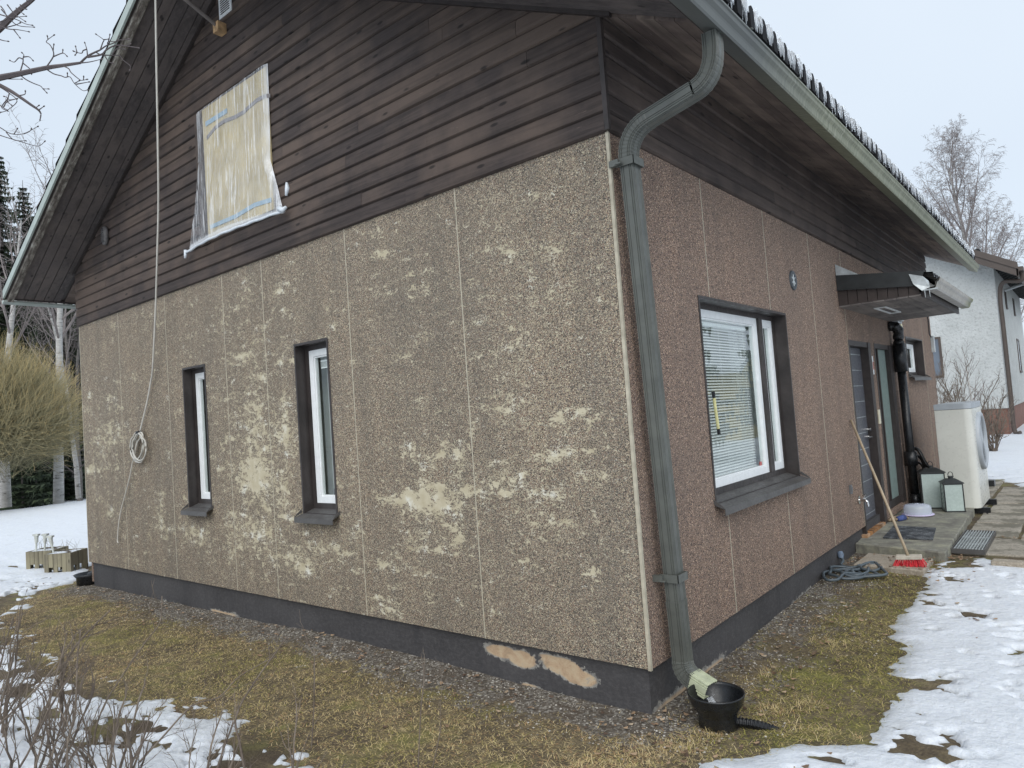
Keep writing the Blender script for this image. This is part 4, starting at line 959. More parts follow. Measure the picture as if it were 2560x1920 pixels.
ytop,ybot=.060,.205; xa=.088; pyl=lambda z: ytop+(ybot-ytop)*(2.9-z)/2.9
A=np.array([.620,ytop,3.30]); 
m_=MB(); sweep(m_,[A,(.620,ytop,3.24)]);
bd=arc((.620,ytop,3.24),(.620,ytop,3.07),(.50,ytop,3.045),45); sc1=1-.045*(((np.arange(45)%5)==0)&(np.arange(45)>6)&(np.arange(45)<40))
sweep(m_,bd,sc1); obj('upper_elbow',m_,MT['pipe'],dp)
m_=MB(); sweep(m_,[(.51,ytop,3.0475),(.225,ytop,2.985)]) ; obj('offset_pipe',m_,MT['pipe'],dp)
m_=MB(); bd=arc((.235,ytop,2.987),(xa,ytop,2.955),(xa,ytop,2.80),50); sweep(m_,bd,1.04-.055*((np.arange(50)%4)==0)); obj('lower_bend',m_,MT['pipe'],dp)
m_=MB(); sweep(m_,[(xa,pyl(2.82),2.82),(xa,pyl(.31),.31)],[1,1]); obj('main_pipe',m_,MT['pipe'],dp)
m_=MB(); sweep(m_,[(xa,pyl(.34),.34),(xa,pyl(.30),.30),(xa,pyl(.0),.0)],[1.09,1.045,1.045]); obj('lower_pipe',m_,MT['pipe'],dp)
m_=MB(); bd=arc((xa,pyl(.0),.005),(xa,ybot-.01,-.055),(xa+.072,ybot-.022,-.080),24); sweep(m_,bd,1.08-.06*((np.arange(24)%4)==0)); obj('shoe_bend',m_,MT['pipe'],dp)
m_=MB(); s0=np.array([xa+.060,ybot-.018,-.075]); s1=s0+np.array([.105,-.012,-.040]); s2=s0+np.array([.03,0,-.012])
sweep(m_,[s0,s1],[1.09,1.09],caps=False); sweep(m_,[s1,s0],[1.04,1.04],caps=False); obj('spout',m_,MT['spout'],dp)
for z in (2.78,.47):
    m_=MB(); y=pyl(z); q=.060; 
    m_.box((xa-.055,y-q,z-.022),(xa+.056,y-q+.004,z+.022)); m_.box((xa+.052,y-q,z-.022),(xa+.056,y+q,z+.022)); m_.box((xa-.055,y+q-.004,z-.022),(xa+.056,y+q,z+.022)); m_.box((-.0,y-q-.022,z-.018),(xa-.03,y-q+.001,z+.018)); m_.box((xa-.05,y-q-.03,z-.014),(xa-.01,y-q-.0,z-.006))
    obj('bracket',m_,MT['pipe'],dp)
# black funnel bucket
bk=thing('rainwater_funnel','black plastic rainwater funnel under the downpipe spout with water in it','rain bucket',(.375,.10,-.262))
c=(.318,.095,-.262); prof=[(.0,.0),(.098,.0),(.104,.006),(.104,.072),(.108,.082),(.112,.086),(.114,.098),(.140,.130),(.146,.150),(.149,.176),(.153,.182),(.153,.190),(.147,.190),(.143,.176),(.139,.150),(.110,.098),(.098,.07),(.098,.04),(0,.04)]
prof=[(a*.95,b*.93) for a,b in prof]
m_=MB(); m_.lathe(c,prof,48); obj('shell',m_,MT['black'],bk,smooth=True)
wm=NM('water'); wm.b.inputs['Transmission Weight'].default_value=.6; wm.bump(wm.noise(wm.coord(),60,3),.4,.01); wm.set((.05,.06,.07),.05)
m_=MB(); m_.lathe(c,[(.0,.085),(.095,.085)],32); obj('water',m_,wm.m,bk)
m_=MB(); r=random.Random(6)
for q in range(10):
    p=s1+[r.uniform(-.01,.01),r.uniform(-.04,.04),-.03]; m_.tube([p,p+[.02,0,-.03],p+[.03,r.uniform(-.01,.01),-.10]],[.003,.004,.002],5)
obj('trickle',m_,MT['ice'],bk,smooth=True)
# corrugated drain hose in the grass
hz=smooth([(.36,.10,-.225),(.42,.125,-.230),(.48,.16,-.240),(.54,.20,-.262),(.58,.23,-.285)],16); m_=MB(); m_.tube(hz,.020+.004*((np.arange(len(hz))%4)<2),12); tag(obj('drain_hose',m_,MT['black']),'short black corrugated drain hose running off from the rainwater funnel','hose')
# far corner downpipe foot + funnel
d2=thing('far_drain','black downpipe foot and drain funnel at the far left corner of the plinth','drain',(-7.95,.25,-.3))
m_=MB(); m_.tube(smooth([(-7.93,.12,.25),(-7.93,.12,-.08),(-7.97,.10,-.16),(-8.05,.06,-.20)],6),.045,12); m_.tube([(-7.93,.12,.25),(-7.93,.12,3.2)],.04,10); obj('pipe',m_,MT['black'],d2,smooth=True)
m_=MB(); m_.lathe((-8.06,.05,-.33),[(.0,0),(.13,0),(.14,.12),(.17,.16),(.16,.165),(.12,.1),(0,.1)],24); obj('funnel',m_,MT['black'],d2,smooth=True)
# ------------------------------------------------------------------ STEP, SLAB, GRATE, MAT, PAVERS
def conc(name,lo,hi,scale=9,moss=None,v=60):
    m=NM(name); c=m.coord(); n=m.noise(c,scale,6,.7); vv=m.voro(c,v); col=m.ramp(n,[(.32,lo),(.68,hi)])
    sp=m.n('ShaderNodeSeparateColor'); m.l(vv.outputs['Color'],sp.inputs[0]); col=m.mix(m.ramp(sp.outputs[0],[(.6,0.0),(1,.5)]),col,tuple(min(1,x*1.5) for x in hi))
    if moss: col=m.mix(m.ramp(m.noise(c,3.2,6,.72),[(.48,0.0),(.58,.85)]),col,moss)
    m.bump(m.math('ADD',n,vv.outputs[0]),.4,.006); return m.set(col,.85)
MT['slab']=conc('pebble_slab',(.26,.22,.17),(.36,.32,.26),20,v=90)
MT['paver']=conc('paver',(.22,.195,.16),(.34,.31,.255),10,(.12,.11,.08),v=80)
def stepmat():
    m=NM('worn_step'); c=m.coord(); n=m.noise(c,5,7,.75); n2=m.noise(m.coord((1,2.2,1)),7,6,.75)
    col=m.ramp(n,[(.35,(.13,.12,.105)),(.5,(.21,.205,.17)),(.65,(.32,.315,.235))]); col=m.mix(m.ramp(n2,[(.60,0.0),(.66,.8)]),col,(.42,.42,.38)); col=m.mix(m.ramp(n2,[(.30,.7),(.38,0.0)]),col,(.055,.052,.05))
    m.bump(n,.6,.01); return m.set(col,.8)
def rough_slab(name,xs_,ys_,z0,z1,mat,label,cat,corner=None,seed=0,group=None,amp=.006):
    # box with a slightly broken outline
    rr=np.random.default_rng(seed); P_=[]
    c4=corner if corner is not None else [(xs_[0],ys_[0]),(xs_[1],ys_[0]),(xs_[1],ys_[1]),(xs_[0],ys_[1])]
    for i in range(4):
        a=np.array(c4[i]);b=np.array(c4[(i+1)%4]); n=max(3,int(np.linalg.norm(b-a)/.06))
        for t in np.linspace(0,1,n,endpoint=False): P_.append(a+(b-a)*t+rr.uniform(-amp,amp,2))
    n=len(P_); v=[(p[0],p[1],z0) for p in P_]+[(p[0],p[1],z1-.008-rr.uniform(0,.004)) for p in P_]; cc_=np.mean(P_,0)
    v+=[(p[0]+(cc_[0]-p[0])*.012/np.linalg.norm(p-cc_)*1.0,p[1]+(cc_[1]-p[1])*.012/np.linalg.norm(p-cc_),z1) for p in P_]
    m_=MB(); m_.add(v,[(i,(i+1)%n,n+(i+1)%n,n+i) for i in range(n)]+[(n+i,n+(i+1)%n,2*n+(i+1)%n,2*n+i) for i in range(n)]+[tuple(range(2*n,3*n))])
    return obj(name,m_,mat,None,label,cat=cat,group=group)
rough_slab('door_step',(0,.8),(4.3,7.05),-.32,-.12,stepmat(),'worn concrete doorstep with greenish and pale flaking paint','step',corner=[(-.03,4.385),(.795,4.165),(.72,7.05),(-.03,7.05)],seed=1,amp=.008)
sl_=rough_slab('concrete_slab',None,None,-.26,-.17,MT['slab'],'single beige pebble slab lying in front of the doorstep','slab',corner=[(.125,3.66),(.705,3.585),(.70,4.12),(.13,4.19)],seed=2,amp=.003)
# pavers to the right
k=0; r=random.Random(8)
pv=[(.80,4.62,1.9,5.45),(.80,5.50,1.25,6.35),(1.28,5.50,1.9,6.35),(.80,6.40,1.25,7.2),(1.28,6.40,1.9,7.2),(.84,7.25,1.3,8.0),(1.33,7.25,1.95,8.0),(.2,8.05,.75,8.9),(.80,8.05,1.3,8.9),(.2,8.95,.75,9.8),(.80,8.95,1.3,9.8),(.2,9.85,.75,10.7),(1.95,4.62,2.6,5.45),(1.95,5.50,2.6,6.35),(.2,7.15,.78,8.0)]
names=['nearest the boot grate','beyond the boot grate','right of the second paver row','in the third row by the heat pump','at the right of the third row','in front of the heat pump','right of the heat pump','behind the heat pump at the wall','behind the heat pump, outer one','far back by the house wall','far back at the snow edge','last before the snow','at the far right of the first row','at the far right of the second row','under the heat pump']
for (a,b_,c_,d_),nm_ in zip(pv,names): rough_slab('paving_slab',(a,c_),(b_,d_),-.30,-.198+r.uniform(-.004,.006),MT['paver'],'brown-grey paving slab '+nm_,'paving slab',seed=20+k,group='paving slabs beside the doorstep'); k+=1
rough_slab('kerb_stone',(1.15,1.75),(4.05,4.18),-.27,-.150,MT['slab'],'kerb stone half under snow at the right','kerb stone',seed=41)
# grate
gr=thing('boot_grate','grey metal boot-scraper grate lying beside the doorstep','grate',(.9,5.05,-.22))
m_=MB(); a,b_,c_,d_=.79,4.53,1.065,5.60; zt=-.150; zb_=-.196
m_.box((a,b_,zb_),(c_,b_+.012,zt)); m_.box((a,d_-.012,zb_),(c_,d_,zt)); m_.box((a,b_+.012,zb_),(a+.01,d_-.012,zt)); m_.box((c_-.01,b_+.012,zb_),(c_,d_-.012,zt)); obj('frame',m_,MT['sill'],gr)
m_=MB()
for i in range(1,11):
    x=a+(c_-a)*i/11; m_.box((x-.0035,b_+.012,zt-.03),(x+.0035,d_-.012,zt-.001))
for y in (4.9,5.25): m_.box((a+.01,y,zt-.028),(c_-.01,y+.01,zt-.012))
obj('bar',m_,MT['galv'],gr)
# mat
m_=MB(); P_=[(.165,4.70),(.615,4.725),(.545,5.40),(.12,5.45)]; m_.hexa([(x,y,-.119) for x,y in P_]+[(x,y,-.106) for x,y in P_])
mm=NM('rubber_mat'); cc2=mm.coord(); nn=mm.noise(cc2,70,4,.7); mm.bump(nn,.9,.012); mm.set(mm.mix(mm.ramp(mm.noise(cc2,9,5,.7),[(.45,0.0),(.6,.8)]),(.028,.032,.038),mm.ramp(nn,[(.4,(.05,.055,.06)),(.6,(.26,.28,.3))])),.6)
tag(obj('doormat',m_,mm.m,bevel=.003),'dark rubber doormat with frost on the doorstep','doormat')
# ------------------------------------------------------------------ LANTERNS
MT['frost']=paint('frosted_glass',(.44,.52,.49),.25,.06,6)
def lantern(cx,cy,z,hw,h,rot,label):
    t=thing('lantern',label,'lantern',(cx,cy,z),'frosted black lanterns on the doorstep'); ca_,sa_=math.cos(rot),math.sin(rot)
    def T(m_):
        m_.v=[np.stack([cx+q[:,0]*ca_-q[:,1]*sa_,cy+q[:,0]*sa_+q[:,1]*ca_,z+q[:,2]],-1) for q in m_.v]; return m_
    b=.012; m_=MB(); m_.box((-hw-.004,-hw-.004,0),(hw+.004,hw+.004,.015))
    for sx in (-1,1):
        for sy in (-1,1): m_.box((sx*hw-b*(sx>0),sy*hw-b*(sy>0),.015),(sx*hw+b*(sx<0),sy*hw+b*(sy<0),h-.012))
    m_.box((-hw,-hw,h-.012),(hw,hw,h)); obj('frame',T(m_),MT['black'],t)
    m_=MB(); e=hw-.004
    m_.box((-hw+b,-hw+.003,.015),(hw-b,-hw+.006,h-.012)); m_.box((-hw+b,hw-.006,.015),(hw-b,hw-.003,h-.012)); m_.box((-hw+.003,-hw+b,.015),(-hw+.006,hw-b,h-.012)); m_.box((hw-.006,-hw+b,.015),(hw-.003,hw-b,h-.012)); obj('glass_pane',T(m_),MT['frost'],t)
    m_=MB(); q=hw+.012; p=hw*.45; rh=.055
    m_.hexa([(-q,-q,h),(q,-q,h),(q,q,h),(-q,q,h),(-q,-q,h+.01),(q,-q,h+.01),(q,q,h+.01),(-q,q,h+.01)]); m_.hexa([(-q,-q,h+.01),(q,-q,h+.01),(q,q,h+.01),(-q,q,h+.01),(-p,-p,h+rh),(p,-p,h+rh),(p,p,h+rh),(-p,p,h+rh)])
    m_.tube([(0,0,h+rh),(0,0,h+rh+.02)],.028,14); m_.tube([(0,0,h+rh+.018),(0,0,h+rh+.03)],.033,14); obj('roof',T(m_),MT['darkfascia'],t)
    m_=MB(); m_.tube([(-.026*math.cos(a_),0,h+rh+.045+.036*math.sin(a_)) for a_ in np.linspace(-.6,math.pi+.6,18)],.0045,6); obj('handle',T(m_),MT['black'],t,smooth=True)
lantern(.545,6.72,-.12,.105,.345,R_(18),'smaller frosted lantern at the outer edge of the doorstep'); lantern(.295,7.0,-.12,.135,.45,R_(14),'taller frosted lantern standing behind the smaller one')
# cake box
cbx=thing('cake_box','round plastic cake carrier with clear lid and lilac base on the doorstep','cake carrier',(.22,6.25,-.12)); c=(.225,6.30,-.12)
m_=MB(); m_.lathe(c,[(0,0),(.15,0),(.175,.012),(.178,.018),(.15,.022),(0,.022)],36); obj('base',m_,paint('lilac_plastic',(.62,.56,.76),.4,.05),cbx,smooth=True)
pm=NM('clear_plastic'); pm.set((.80,.88,.95),.25); pm.b.inputs['Transmission Weight'].default_value=.45; pm.b.inputs['Alpha'].default_value=.75
m_=MB(); m_.lathe(c,[(.152,.022),(.148,.09),(.14,.118),(.12,.132),(.03,.136),(.012,.145),(0,.145)],36); obj('lid',m_,pm.m,cbx,smooth=True)
# glove / old brush beside the jamb
m_=MB(); 
for q in range(4): m_.tube([(.02+.028*q,5.72+.03*q,-.10),(.06+.03*q,5.86+.02*q,-.085+.004*q),(.10+.03*q,5.98-.02*q,-.10)],[.014,.02,.012],8)
gl=thing('work_gloves','crumpled brown and blue work gloves lying by the door jamb','gloves',(.1,5.85,-.12)); obj('fingers',m_,paint('worn_leather',(.34,.26,.17),.8,.4,20),gl,smooth=True)
m_=MB(); m_.tube([(.10,5.80,-.09),(.15,5.90,-.085)],[.03,.035],10); obj('cuff',m_,paint('blue_cuff',(.06,.09,.25),.8,.3,20),gl,smooth=True)
# ------------------------------------------------------------------ BROOM
bm=thing('broom','wooden push broom with red bristles leaning against the wall by the door','broom',(.58,3.72,-.17))
hd=np.array([.575,3.735,-.090]); top=np.array([.016,4.50,1.135])
ub=np.array([.155,-.005,.0]); vb=np.array([.0,.03,0]); 
m_=MB(); m_.tube([hd+[-.005,0,.012],hd*.5+top*.5+[.004,0,-.004],top],[.0125,.0125,.0125],10); obj('handle',m_,paint('pale_wood_handle',(.40,.32,.22),.6,.15,12),bm,smooth=True)
m_=MB(); e1=np.array([.105,.01,.006]); e2=np.array([-.004,.028,.006]); e3=np.array([0,0,.014])
m_.hexa([hd-e1-e2-e3,hd+e1-e2-e3,hd+e1+e2-e3,hd-e1+e2-e3,hd-e1*.96-e2*.9+e3,hd+e1*.96-e2*.9+e3,hd+e1*.96+e2*.9+e3,hd-e1*.96+e2*.9+e3]); obj('head',m_,paint('grey_wood',(.48,.44,.37),.7,.15,20),bm,bevel=.003)
m_=MB(); r=random.Random(14)
for i in range(14):
    for j in range(4):
        p=hd+e1*(-.93+1.86*i/13)+e2*(-.8+1.6*j/3)-e3; q=p+np.array([.028*(i/13-.5)*2+r.uniform(-.004,.004),.018*(j/3-.5)*2-.004,-.062])
        for k in range(4):
            o_=np.array([r.uniform(-.005,.005),r.uniform(-.005,.005),0]); m_.tube([p+o_*.3,q+o_*2.2],[.0016,.0022],4)
obj('bristles',m_,paint('red_bristles',(.62,.035,.045),.5,.2,20),bm)
# ------------------------------------------------------------------ GARDEN HOSE
m_=MB(); r=random.Random(21); pts=[]; c=np.array([.20,3.36]); zg=-.205
for i in range(52):
    a_=i*.62; rx=.13+.06*math.sin(i*.9)+r.uniform(-.03,.03); ry=.20+.08*math.cos(i*.37)+r.uniform(-.04,.04)
    pts.append((c[0]+rx*math.cos(a_)+.09*math.sin(i*.23),c[1]+ry*math.sin(a_)+.12*math.cos(i*.17),zg+.016+.030*(i%7)/7+.010*r.random()))
m_.tube(smooth([(-.005,3.74,-.13),(.02,3.72,-.16),(.04,3.62,-.19)]+pts,5),.0125,8); hs=thing('garden_hose','tangled grey-blue garden hose lying by the plinth before the doorstep','hose',(.2,3.5,-.22)); obj('tube',m_,paint('grey_blue_hose',(.075,.095,.11),.4,.15,6),hs,smooth=True)
m_=MB(); m_.tube([(-.015,3.77,-.095),(-.005,3.75,-.12),(0,3.735,-.145)],[.026,.03,.02],12); obj('coupling',m_,paint('blue_grey_coupling',(.12,.16,.22),.4),hs)
# ------------------------------------------------------------------ BLACK INSULATED PIPE
ip=thing('insulated_pipe','black insulated vertical pipe with an elbow beside the glazed panel','pipe',(.08,6.95,-.12))
py=7.02; m_=MB(); m_.tube([(.085,py-.08,1.70),(.085,py+.0,-.05)],.052,20); m_.tube([(.085,py-.01,.05),(.085,py,-.119)],.06,20); obj('pipe',m_,MT['black'],ip,smooth=True)
m_=MB(); m_.tube([(.085,py-.09,2.02),(.085,py-.08,1.65)],.078,22); obj('sleeve',m_,MT['black'],ip,smooth=True)
m_=MB(); m_.tube([(.085,py-.03,.60),(.085,py-.025,.42)],.074,22); obj('lower_sleeve',m_,MT['black'],ip,smooth=True)
m_=MB(); m_.tube(smooth([(.005,py-.16,2.25),(.06,py-.16,2.25),(.10,py-.13,2.20),(.09,py-.09,2.10),(.085,py-.09,2.0)],5),[.060+.006*((i//2)%2) for i in range(21)],18); obj('elbow',m_,MT['black'],ip)
# ------------------------------------------------------------------ HEAT PUMP
hp=thing('heat_pump','large white heat pump unit with a round grey fan outlet by the wall','heat pump',(.6,7.7,-.2))
X0,X1,Y0,Y1,Zb,Zt=.395,.80,7.02,8.10,-.13,1.19
def hull(zb,zt,g=0,rc=.09):
    P_=[(X0-g,Y0-g),(X1-rc,Y0-g)]+[(X1+g-rc-g+ (rc+g)*math.sin(a_) ,Y0-g+(rc+g)-(rc+g)*math.cos(a_)) for a_ in np.linspace(.15,math.pi/2,8)]+[(X1+g-rc-g+(rc+g)*math.cos(a_),Y1+g-(rc+g)+(rc+g)*math.sin(a_)) for a_ in np.linspace(0,math.pi/2,8)]+[(X0-g,Y1+g)]
    m_=MB(); m_.prism(P_,2,zb,zt); return m_
MT['hpw']=paint('warm_white_enamel',(.60,.60,.55),.32,.04,4)
MT['hpg']=paint('light_grey_plastic',(.36,.39,.42),.35,.06,8)
obj('casing',hull(Zb,Zt-.075),MT['hpw'],hp,bevel=.006); obj('top_band',hull(Zt-.072,Zt,.002),MT['hpg'],hp,bevel=.004)
cyf=(Y0+Y1)/2+.02; czf=.68
def discx(m_,prof,n=40):
    th=np.arange(n)*2*math.pi/n; v=[]
    for r_,x in prof: v+=[(x,cyf+r_*math.cos(t),czf+r_*math.sin(t)) for t in th]
    m_.add(v,[(i*n+j,i*n+(j+1)%n,(i+1)*n+(j+1)%n,(i+1)*n+j) for i in range(len(prof)-1) for j in range(n)]); return m_
fr=obj('fan_outlet',discx(MB(),[(.375,X1+.0),(.375,X1+.028),(.36,X1+.045),(.335,X1+.05),(.32,X1+.042),(.31,X1+.02),(.30,X1-.04)]),MT['hpg'],hp,smooth=True)
m_=MB()
for r_ in np.arange(.03,.31,.022): 
    m_.tube([(X1+.035,cyf+r_*math.cos(t),czf+r_*math.sin(t)) for t in np.linspace(0,2*math.pi,33)],.0022,4,cap=False)
for a_ in np.arange(0,math.pi,math.pi/6): m_.tube([(X1+.032,cyf+.32*math.cos(a_),czf+.32*math.sin(a_)),(X1+.032,cyf-.32*math.cos(a_),czf-.32*math.sin(a_))],.003,4)
obj('grille',m_,MT['hpg'],fr)
m_=MB(); discx(m_,[(.30,X1+.012),(.0001,X1+.012)]); obj('fan_well',m_,MT['black'],fr)
m_=MB()
for k in range(3):
    a_=k*2.094+.4; v=[]
    for t,rr in ((-.5,.07),(.2,.08),(.55,.28),(-.25,.29)): v.append((X1+.015+.012*(t>0),cyf+rr*math.cos(a_+t),czf+rr*math.sin(a_+t)))
    m_.add(v+[(x+.003,y,z) for x,y,z in v],[(0,1,2,3),(7,6,5,4)])
obj('fan_blade',m_,paint('grey_blade',(.12,.13,.14),.5),fr)
m_=MB(); m_.box((X0-.02,Y0+.1,-.20),(X1+.08,Y0+.16,Zb)); m_.box((X0-.02,Y1-.22,-.20),(X1+.08,Y1-.16,Zb)); m_.box((X1+.04,Y0+.03,-.22),(X1+.06,Y0+.20,-.19)); m_.box((X1+.04,Y1-.28,-.22),(X1+.06,Y1-.1,-.19)); m_.box((X1-.05,Y1-.05,.02),(X1+.06,Y1+.10,.10)); obj('foot_rail',m_,MT['black'],hp)
m_=MB()
for q in range(3): m_.tube(smooth([(.0,7.35+.06*q,.62-.1*q),(.12,7.30+.05*q,.60-.1*q),(.2,7.28+.05*q,.42-.1*q),(.30,7.3,.25-.05*q),(.40,7.35,.25-.05*q)],6),.022-.004*q,9)
obj('refrigerant_hose',m_,MT['black'],hp,smooth=True)
# ------------------------------------------------------------------ PLANTERS
def plantermat():
    m=wood('weathered_planter',2,(.13,.115,.08),(.24,.215,.155),(.30,.27,.18),stretch=22); return m
MT['planter']=plantermat(); MT['soil']=paint('planter_soil',(.07,.05,.035),.9,.3,20)
def planter(cx,cy,rot,sz,h,label,extra,z=-.30):
    t=thing('planter_box',label,'planter',(cx,cy,z),'wooden planter boxes standing in the snow'); ca_,sa_=math.cos(rot),math.sin(rot); r=random.Random(int(cx*10))
    def T(m_):
        m_.v=[np.stack([cx+q[:,0]*ca_-q[:,1]*sa_,cy+q[:,0]*sa_+q[:,1]*ca_,z+q[:,2]],-1) for q in m_.v]; return m_
    m_=MB(); n=6; s=sz/2
    for k in range(4):
        for i in range(n):
            a=-s+i*sz/n+.002; b_=a+sz/n-.004; zb_=0 if i not in (1,3) else .10
            q=[(a,-s,zb_),(b_,-s,zb_),(b_,-s+.02,zb_),(a,-s+.02,zb_)]; v=[(x,y,zz) for x,y,zz in q]+[(x,y,h-r.uniform(0,.006)) for x,y,_ in q]
            c_,s_=math.cos(k*math.pi/2),math.sin(k*math.pi/2); m_.hexa([(x*c_-y*s_,x*s_+y*c_,zz) for x,y,zz in v],r.random())
    obj('box_board',T(m_),MT['planter'],t)
    m_=MB(); X_,Y_=np.meshgrid(np.linspace(-s+.02,s-.02,16),np.linspace(-s+.02,s-.02,16),indexing='ij'); idx=np.arange(256).reshape(16,16)
    f=np.stack([idx[:-1,:-1],idx[1:,:-1],idx[1:,1:],idx[:-1,1:]],-1).reshape(-1,4).tolist()
    m_.add(np.stack([X_,Y_,h-.01+.05*fbm(X_*7+cx,Y_*7,3,5)],-1),f); obj('snow_cap',T(m_),MT['snow'],t,smooth=True)
    m_=MB(); m_.add(np.stack([X_,Y_,h-.015+.05*fbm(X_*7+cx+9,Y_*7,3,9)],-1),f); obj('soil',T(m_),MT['soil'],t,smooth=True)
    m_=MB()
    for q in range(9):
        p=np.array([r.uniform(-s,s)*.8,r.uniform(-s,s)*.8,h-.02]); m_.tube([p,p+[r.uniform(-.04,.04),r.uniform(-.04,.04),.08],p+[r.uniform(-.1,.1),r.uniform(-.1,.1),.17]],[.003,.002,.001],4)
    obj('dead_stem',T(m_),MT['planter'],t)
    for (px_,py_,tx,ty) in extra:
        m_=MB(); m_.tube([(px_,py_,h-.05),(px_+tx*.6,py_+ty*.6,h+.12)],.013,8); m_.tube([(px_+tx*.6,py_+ty*.6,h+.10),(px_+tx,py_+ty,h+.21)],[.018,.032],8); m_.box((px_+tx-.04,py_+ty-.03,h+.21),(px_+tx+.04,py_+ty+.03,h+.235)); obj('solar_light',T(m_),paint('grey_white_plastic',(.52,.54,.5),.5),t)
planter(-9.42,.24,R_(38),.38,.29,'front wooden planter box with snow on its soil, nearer the house',[(-.14,-.05,-.06,.02)])
planter(-10.05,.20,R_(38),.38,.29,'rear wooden planter box standing left of the front one',[(-.10,-.10,0,.02),(.04,-.12,.02,.0)])
m_=MB(); m_.box((-8.85,.12,-.325),(-8.35,.45,-.295)); m_.box((-8.83,-.15,-.33),(-8.43,.10,-.30)); tag(obj('garden_slab',m_,MT['paver'],bevel=.005),'grey stone slabs in the thawed snow at the far corner drain','slab',kind=None)
#PART4 ------------------------------------------------------------- NEIGHBOUR HOUSE
YN=23.0; XN=.0; GN=-.27
nb=thing('neighbour_house','white roughcast two-storey house with brown gutters beyond the heat pump','house',(-5,27,GN))
def stucco():
    m=NM('white_roughcast'); c=m.coord(); n=m.noise(c,14,5,.7); n2=m.noise(c,2,4,.6); col=m.ramp(n2,[(.3,(.50,.52,.51)),(.7,(.62,.64,.63))]); col=m.mix(m.ramp(n,[(.35,.6),(.5,0.0)]),col,(.33,.34,.33))
    m.bump(n,.9,.05); return m.set(col,.9)
MT['stucco']=stucco(); MT['nbrown']=paint('neighbour_brown',(.085,.066,.056),.5,.1,3); MT['brick']=paint('red_brown_plinth',(.21,.105,.078),.8,.15,2); MT['nroof']=paint('neighbour_roof',(.07,.06,.058),.6,.1,3)
sN=.58; zE=5.12; XM=-5.2   # gable slope, wall height at the eave, ridge x
m_=MB(); zr=zE+sN*(XN-XM)
m_.add([(XN,YN,.62),(XN,YN,zE),(XM,YN,zr),(2*XM-XN,YN,zE),(2*XM-XN,YN,.62),(XN,YN+11,.62),(XN,YN+11,zE),(XM,YN+11,zr),(2*XM-XN,YN+11,zE),(2*XM-XN,YN+11,.62)],[(0,1,2,3,4),(9,8,7,6,5),(0,5,6,1),(3,8,9,4)])
obj('wall',m_,MT['stucco'],nb)
m_=MB(); m_.box((2*XM-XN+.03,YN+.03,-1.2),(XN-.03,YN+10.97,.63)); obj('plinth',m_,MT['brick'],nb)
m_=MB(); OH=.62; 
for s in (1,-1):
    xe=XM+s*(XN-XM+OH); ze=zE-sN*OH; 
    a_=[(XM,YN-.6,zr+.02),(xe,YN-.6,ze+.02),(xe,YN+11.5,ze+.02),(XM,YN+11.5,zr+.02)]
    m_.hexa(a_+[(x,y,z+.16) for x,y,z in a_]); 
obj('roof',m_,MT['nroof'],nb)
m_=MB()
for s in (1,-1):
    xe=XM+s*(XN-XM+OH+.03); ze=zE-sN*(OH+.03)
    m_.hexa([(XM,YN-.66,zr-.20),(xe,YN-.66,ze-.20),(xe,YN-.61,ze-.20),(XM,YN-.61,zr-.20),(XM,YN-.66,zr+.17),(xe,YN-.66,ze+.17),(xe,YN-.61,ze+.17),(XM,YN-.61,zr+.17)])
    m_.hexa([(XM,YN-.69,zr+.02),(xe,YN-.69,ze+.02),(xe,YN-.661,ze+.02),(XM,YN-.661,zr+.02),(XM,YN-.69,zr+.22),(xe,YN-.69,ze+.22),(xe,YN-.661,ze+.22),(XM,YN-.661,zr+.22)])
obj('barge_board',m_,MT['nbrown'],nb)
m_=MB(); xe=XN+OH; ze=zE-sN*OH
m_.box((xe-.02,YN-.66,ze-.2),(xe+.02,YN+11.4,ze+.1)); m_.box((xe+.02,YN-.66,ze-.05),(xe+.15,YN+11.4,ze+.07)); obj('gutter',m_,MT['nbrown'],nb)
m_=MB()
for i in range(18): m_.box((XN+.01,YN+.1+i*.6,zE-.20),(xe-.02,YN+.22+i*.6,ze+.015+.0)) if False else m_.hexa([(XN+.01,YN+.1+i*.6,zE-.14),(xe-.03,YN+.1+i*.6,ze-.13),(xe-.03,YN+.25+i*.6,ze-.13),(XN+.01,YN+.25+i*.6,zE-.14),(XN+.01,YN+.1+i*.6,zE+.015),(xe-.03,YN+.1+i*.6,ze+.018),(xe-.03,YN+.25+i*.6,ze+.018),(XN+.01,YN+.25+i*.6,zE+.015)])
obj('rafter_end',m_,MT['black'],nb)
m_=MB()
for s in (1,): 
    X_=np.linspace(XM,XN-.6,24); Y_=np.linspace(YN-.45,YN+11,10); XX,YY=np.meshgrid(X_,Y_,indexing='ij'); ZZ=zr-sN*(XX-XM)+.20+.05*fbm(XX*1.5,YY*1.5,3,91)+.10*np.clip((XN-1.2-XX)/1.5,0,1)
    idx=np.arange(XX.size).reshape(XX.shape); m_.add(np.stack([XX,YY,ZZ],-1),np.stack([idx[:-1,:-1],idx[1:,:-1],idx[1:,1:],idx[:-1,1:]],-1).reshape(-1,4).tolist())
obj('roof_snow',m_,MT['snow'],nb,smooth=True)
m_=MB(); m_.hexa([(-3.4,YN+.4,zr-sN*(-3.4-XM)+.20),(-1.2,YN+.4,zr-sN*(-1.2-XM)+.20),(-1.2,YN+5,zr-sN*(-1.2-XM)+.20),(-3.4,YN+5,zr-sN*(-3.4-XM)+.20),(-3.4,YN+.4,zr-sN*(-3.4-XM)+.42),(-1.2,YN+.4,zr-sN*(-1.2-XM)+.42),(-1.2,YN+5,zr-sN*(-1.2-XM)+.42),(-3.4,YN+5,zr-sN*(-3.4-XM)+.42)])
